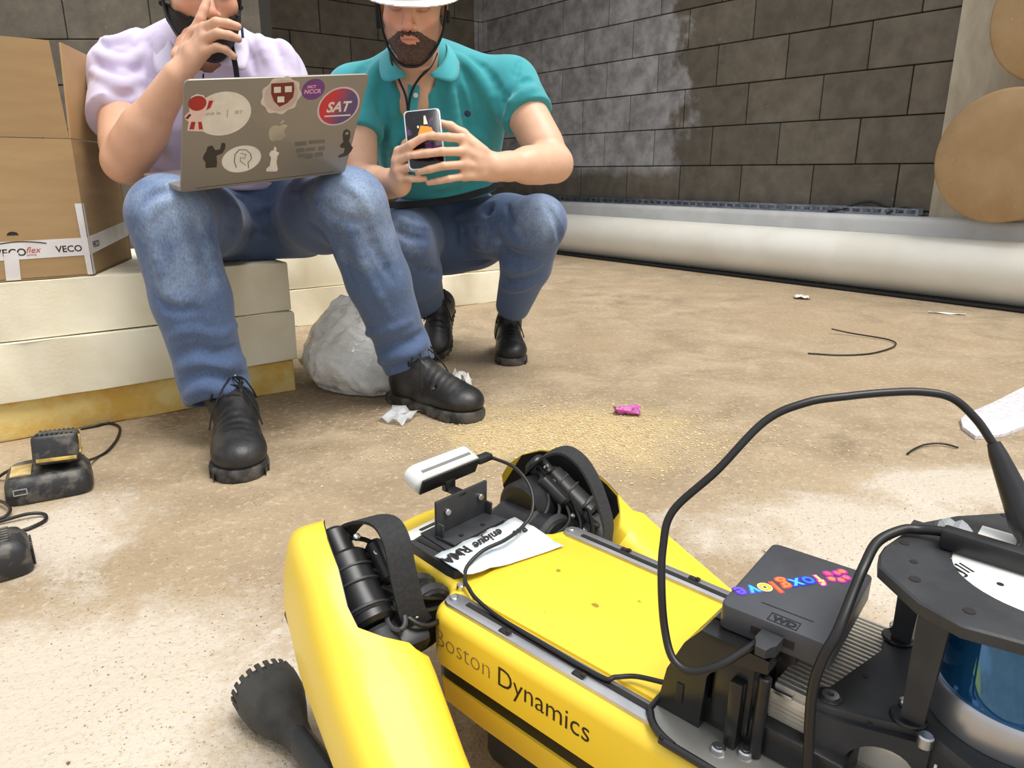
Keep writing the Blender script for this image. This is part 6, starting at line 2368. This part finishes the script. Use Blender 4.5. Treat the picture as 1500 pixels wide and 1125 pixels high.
cable('charger_cord', [floorpt(128, 675, .02), floorpt(142, 670), floorpt(158, 660), floorpt(172, 642), floorpt(175, 626), floorpt(160, 620), floorpt(140, 624), floorpt(118, 628)], 0.0032, 'black cord curling behind the battery charger to the foam boards', cat='cable')
cable('charger_cord', [floorpt(-30, 710), floorpt(-8, 702), floorpt(8, 692, .02), floorpt(16, 688, .03)], 0.0032, 'black cord leaving the battery charger at the left frame edge', cat='cable')
cable('tool_cord', [floorpt(-30, 772), floorpt(0, 764, .006), floorpt(40, 753, .010), floorpt(64, 753, .006), floorpt(66, 762, .004), floorpt(45, 773), floorpt(20, 781, .004), floorpt(2, 786, .02)], 0.0032, 'black looped cord on the floor above the spare battery', cat='cable')
cable('tool_cord', [floorpt(-30, 730), floorpt(0, 734, .012), floorpt(13, 742, .012), floorpt(14, 750, .008), floorpt(4, 758, .005), floorpt(-20, 764)], 0.003, 'short cord bend at the left frame edge below the charger', cat='cable')

# ------------------------------------------------------------------ laptop
LO = Vector((-0.5089, 1.559, 0.5867))
lx = Vector((0.7591, 0.6424, 0.1050)).normalized()
ly_ = Vector((0.3702, -0.5578, 0.7370))
ly_ = (ly_ - lx * ly_.dot(lx)).normalized()
lz = lx.cross(ly_)
LM = frame(LO, lx, ly_, lz)
lap = empty('laptop', 'open grey laptop covered in stickers on the knees of the seated person', 'laptop', mx=LM)
M['lap_grey'] = mat('laptop_grey', rgb(150, 146, 140), 0.42, 0.45, c2=rgb(144, 140, 134), scale=6)


def rrect(hx, hy, r, cx0=0.0, cy0=0.0, n=5):
    out = []
    for sx, sy, a0 in ((1, 1, 0), (-1, 1, 90), (-1, -1, 180), (1, -1, 270)):
        for k in range(n):
            an = math.radians(a0 + 90 * k / (n - 1))
            out.append((cx0 + sx * (hx - r) + r * math.cos(an), cy0 + sy * (hy - r) + r * math.sin(an)))
    return out


q = MB()
q.prism(rrect(0.179, 0.1265, 0.010, 0, 0.1195), -0.0045, 0.0, bev=0.0012, bev_bottom=True)
lidm = q.build('lid', M['lap_grey'], lap)
q = MB()
q.prism(rrect(0.174, 0.116, 0.006, 0, 0.126), -0.0052, -0.0044)
scr = q.build('screen', mat('dark_screen', rgb(20, 22, 28), 0.15), lidm)
# base
bb = Vector((-0.646, 0.764, 0.0)) * math.cos(0.10) + Vector((0, 0, 1)) * math.sin(0.10)
bb = (bb - lx * bb.dot(lx)).normalized()
bn = lx.cross(bb)
if bn.z < 0:
    bn = -bn
bmx = LM.inverted() @ frame(LO, lx, bb, lx.cross(bb))
q = MB()
q.prism(rrect(0.179, 0.1225, 0.010, 0, 0.1285), -0.0045, 0.0065, bmx, bev=0.003, bev_bottom=True)
base = q.build('base', M['lap_grey'], lap)
q = MB()
q.prism(rrect(0.150, 0.055, 0.004, 0, 0.075), 0.0064, 0.0070, bmx)
q.build('keyboard', M['ink'], base)
q = MB()
q.prism(rrect(0.078, 0.046, 0.004, 0, 0.195), 0.0064, 0.0068, bmx)
q.build('trackpad', mat('trackpad_grey', rgb(138, 134, 130), 0.35), base)
q = MB()
q.cyl((-0.15, 0.0005, -0.004), (0.15, 0.0005, -0.004), 0.0042, 12)
q.build('hinge', M['black'], lap)


def lp(px, py):
    """photo pixel -> lid coordinates"""
    d = Vector(at(px, py, 1.0)) - Vector((0, 0, CAM_H))
    o_ = Vector((0, 0, CAM_H))
    t_ = (LO - o_).dot(lz) / d.dot(lz)
    l = LM.inverted() @ (o_ + d * t_)
    return l.x, l.y


def decal(name, pts, m, z=0.0004, th=0.0003, parent=None):
    q = MB()
    area = sum(pts[i][0] * pts[(i + 1) % len(pts)][1] - pts[(i + 1) % len(pts)][0] * pts[i][1] for i in range(len(pts)))
    if area < 0:
        pts = list(reversed(pts))
    q.prism(pts, z - th, z)
    return q.build(name, m, lidm if parent is None else parent, smooth=False)


def pixpoly(P_):
    return [lp(*p) for p in P_]


def disc(name, px, py, rx, ry, m, z=0.0004, n=36, rot_=0.0):
    c = lp(px, py)
    return decal(name, [(c[0] + rx * math.cos(2 * math.pi * k / n), c[1] + ry * math.sin(2 * math.pi * k / n)) for k in range(n)], m, z)


S = lambda n_, c, r=0.4: lm('stk_' + n_, c)
W_, RED, MAR, PUR, DK, GR = S('white', (236, 232, 224)), S('red', (176, 44, 46)), S('maroon', (120, 36, 38)), S('purple', (112, 62, 140)), S('dark', (52, 46, 44)), S('ghost', (112, 110, 108))
disc('sticker', 327, 167, 0.052, 0.048, W_)
for (s_, x, y, sz) in (('amk le', 299, 169, 0.011), ('IBT', 343, 167, 0.011)):
    c = lp(x, y)
    text_mesh('lettering', s_, sz, S('greytext', (150, 150, 152)), Matrix.Translation((c[0], c[1], 0.0005)), lidm, 0.0001)
decal('sticker_line', pixpoly([(333, 160), (334, 160), (333, 172), (332, 172)]), S('greytext', (150, 150, 152)), 0.0006)
# red and white figure, plain stand-in shapes
decal('sticker', pixpoly([(277, 150), (280, 141), (288, 137), (298, 139), (303, 146), (309, 142), (315, 146), (309, 160), (302, 166), (296, 172), (296, 180), (299, 192), (287, 192), (274, 191), (276, 178), (271, 174), (270, 170), (277, 163)]), S('rim', (240, 214, 208)), 0.0008)
disc('sticker_print', 289, 151, 0.0155, 0.0155, RED, 0.0011)
decal('sticker_print', pixpoly([(306, 147), (312, 147), (308, 157), (302, 161)]), RED, 0.0011)
decal('sticker_print', pixpoly([(277, 166), (280, 168), (275, 174), (271, 173)]), MAR, 0.0011)
decal('sticker_print', pixpoly([(280, 178), (286, 178), (284, 189), (277, 189)]), RED, 0.0011)
decal('sticker_print', pixpoly([(290, 178), (295, 178), (297, 189), (291, 189)]), RED, 0.0011)
# crest
c = lp(412, 140)
decal('sticker', [(c[0] + (0.0385 + 0.0022 * math.cos(9 * 2 * math.pi * k / 72)) * math.cos(2 * math.pi * k / 72), c[1] + (0.0405 + 0.0022 * math.cos(9 * 2 * math.pi * k / 72)) * math.sin(2 * math.pi * k / 72)) for k in range(72)], S('crestpale', (222, 210, 206)), 0.0004)
decal('sticker_ring', [(c[0] + 0.033 * math.cos(2 * math.pi * k / 48), c[1] + 0.035 * math.sin(2 * math.pi * k / 48)) for k in range(48)], S('crestring', (204, 188, 184)), 0.0007)
decal('crest_shield', pixpoly([(397, 122), (430, 120), (431, 130), (429, 142), (420, 151), (409, 156), (401, 148), (397, 137)]), MAR, 0.0010)
for (x, y) in ((406, 131), (422, 130), (411, 145)):
    decal('crest_book', pixpoly([(x - 5, y - 4), (x + 5, y - 4.5), (x + 5, y + 4), (x - 5, y + 4.5)]), W_, 0.0013)
disc('sticker', 459, 131, 0.0235, 0.0235, PUR)
for (s_, x, y, sz) in (('NCT', 450, 129, 0.0085), ('NCCR', 445, 137, 0.0125)):
    c = lp(x, y)
    text_mesh('lettering', s_, sz, S('pinktext', (236, 170, 206)), Matrix.Translation((c[0], c[1], 0.0005)), lidm, 0.0001, off=0.0004)
gm = NT('gradient_sticker')
gc = gm.coords('Object')
sx_ = gm.n('ShaderNodeSeparateXYZ')
gm.link(gc, sx_.inputs[0])
c = lp(496, 156)
mr_ = gm.n('ShaderNodeMapRange')
gm.link(gm.math('ADD', sx_.outputs[0], gm.math('MULTIPLY', sx_.outputs[1], -0.25)), mr_.inputs[0])
mr_.inputs[1].default_value = c[0] - 0.03 - 0.25 * c[1]
mr_.inputs[2].default_value = c[0] + 0.03 - 0.25 * c[1]
gm.color(gm.ramp(mr_.outputs[0], 0.1, 0.75, rgb(206, 52, 62), rgb(96, 78, 128)))
disc('sticker', 496, 156, 0.0465, 0.0465, S('paleborder', (216, 200, 212)), 0.0004)
disc('sticker_print', 496, 156, 0.0425, 0.0425, gm.m, 0.0008)
c = lp(477, 164)
text_mesh('lettering', 'SAT', 0.0335, W_, Matrix.Translation((c[0], c[1], 0.0010)), lidm, 0.0001, off=0.0010, shear=0.12, xs=0.88)
decal('sticker_line', pixpoly([(475, 169), (513, 167), (513, 169), (475, 171)]), W_, 0.0011)
# polished fruit emblem with a bite and a leaf
c = lp(407, 193)
ap = []
A_ = [(0.0, 0.013), (0.006, 0.016), (0.013, 0.016), (0.018, 0.012), (0.0165, 0.009), (0.0135, 0.005), (0.013, 0.0), (0.0155, -0.0045), (0.0185, -0.007), (0.0155, -0.0155), (0.010, -0.0205), (0.005, -0.0205), (0.0, -0.019), (-0.005, -0.0205), (-0.010, -0.020), (-0.0155, -0.013), (-0.0185, -0.004), (-0.018, 0.007), (-0.0135, 0.014), (-0.007, 0.016)]
A_ = [(a.x, a.y) for a in spline([Vector((x, y, 0)) for x, y in A_ + [A_[0]]], 4)][:-1]
EMB = mat('polished_emblem', rgb(192, 188, 180), 0.15, 0.5)
decal('lid_emblem', [(c[0] + x * 1.02, c[1] + y * 1.05) for x, y in A_], EMB)
decal('lid_emblem', [(c[0] + x, c[1] + y) for x, y in ((0.0015, 0.0185), (0.003, 0.0235), (0.008, 0.0285), (0.0095, 0.0285), (0.009, 0.0235), (0.0055, 0.0195))], EMB)
# small silhouettes
decal('sticker', pixpoly([(302, 222), (304, 215), (311, 213), (315, 220), (322, 219), (325, 209), (330, 210), (330, 217), (326, 224), (317, 228), (318, 238), (317, 245), (301, 246), (301, 238), (297, 232), (299, 226)]), DK)
disc('sticker', 354, 233, 0.0395, 0.0335, W_)
decal('sticker_rim', [(lp(354, 233)[0] + 0.036 * math.cos(2 * math.pi * k / 40), lp(354, 233)[1] + 0.030 * math.sin(2 * math.pi * k / 40)) for k in range(40)], S('cream', (240, 238, 234)), 0.0006)
q = MB()
ln = [(346, 245), (343, 236), (344, 226), (350, 219), (360, 219), (367, 225), (368, 232), (363, 238), (364, 246)]
q.tube([Vector((lp(a, b)[0], lp(a, b)[1], 0.0008)) for a, b in ln], 0.0008, 5)
ln = [(352, 224), (360, 226), (358, 232), (352, 230), (352, 236), (360, 242)]
q.tube([Vector((lp(a, b)[0], lp(a, b)[1], 0.0008)) for a, b in ln], 0.0006, 5)
q.build('sticker_drawing', S('drawing', (96, 92, 90)), lidm)
decal('sticker', pixpoly([(402, 214), (405, 217), (404, 221), (409, 224), (406, 229), (405, 238), (407, 248), (405, 251), (390, 251), (390, 247), (395, 243), (397, 231), (394, 226), (397, 221), (401, 220)]), W_)
for (x, y, w, h) in ((432, 208, 17, 6), (452, 206, 24, 5), (434, 218, 12, 6), (448, 217, 14, 5), (466, 215, 10, 6), (436, 226, 22, 5), (461, 224, 12, 6), (447, 230, 10, 3)):
    decal('sticker_ghost', pixpoly([(x, y), (x + w, y - 1.5), (x + w, y + h - 1.5), (x, y + h)]), GR, 0.0003)
decal('sticker', pixpoly([(503, 192), (508, 189), (513, 192), (513, 200), (511, 206), (514, 212), (517, 216), (514, 222), (508, 228), (496, 231), (496, 228), (504, 224), (505, 217), (499, 216), (498, 213), (503, 208), (502, 199)]), DK)
disc('sticker_print', 508, 195, 0.004, 0.004, S('grey', (150, 146, 142)), 0.0007)

# ------------------------------------------------------------------ sawdust and grit
rr = random.Random(77)


def scatter(name, n, f, m, label, cat, smin, smax, flat=0.35):
    vs, fs = [], []
    for _ in range(n):
        x, y = f()
        s = rr.uniform(smin, smax)
        a = rr.uniform(0, 6.28)
        k = len(vs)
        e = rr.uniform(0.4, 1.0)
        c_, s_ = math.cos(a), math.sin(a)
        for dx, dy in ((-1, -e), (1, -e * 0.7), (0.6, e), (-0.8, e * 0.8)):
            vs.append((x + (dx * c_ - dy * s_) * s, y + (dx * s_ + dy * c_) * s, 0.0004 + rr.uniform(0, 0.4) * s))
        vs.append((x, y, 0.0004 + s * flat * rr.uniform(0.6, 1.5)))
        fs += [(k, k + 1, k + 4), (k + 1, k + 2, k + 4), (k + 2, k + 3, k + 4), (k + 3, k, k + 4)]
    me = bpy.data.meshes.new(name)
    me.from_pydata(vs, [], fs)
    me.materials.append(m)
    o = link(bpy.data.objects.new(name, me))
    return tag(o, label, cat, kind='stuff')


M['sawdust'] = mat('sawdust', rgb(222, 202, 156), 0.9, c2=rgb(204, 178, 128), scale=40)
M['grit'] = mat('grit', rgb(170, 150, 120), 0.9, c2=rgb(128, 108, 82), scale=60)
M['pale_grit'] = mat('pale_grit', rgb(212, 198, 172), 0.9)


def el(cx_, cy_, rx, ry):
    def f():
        return rr.gauss(cx_, rx * 0.5), rr.gauss(cy_, ry * 0.5)
    return f


scatter('sawdust', 7000, el(0.15, 1.63, 0.42, 0.25), M['sawdust'], 'yellow sawdust spread on the floor between the shoes and the robot', 'sawdust', 0.0010, 0.0034)


def anyfloor():
    while True:
        Y = 0.30 + 3.4 * rr.random() ** 1.6
        X = rr.uniform(-0.75, 0.8) * Y
        a_, b_ = Vector((X, Y, 0)) - E0, Vector((X, Y, 0)) - E1
        if not (a_.dot(FY) > -0.01 and a_.dot(FX) < 0.02) and not (-0.01 < b_.dot(FY) < 0.52 and b_.dot(FX) < 0.02):
            return X, Y


scatter('floor_grit', 7000, anyfloor, M['grit'], 'dark grit and crumbs scattered over the dusty floor', 'grit', 0.0005, 0.0015)
scatter('pale_crumbs', 7000, anyfloor, M['pale_grit'], 'pale mortar crumbs scattered over the dusty floor', 'crumbs', 0.0005, 0.0017)
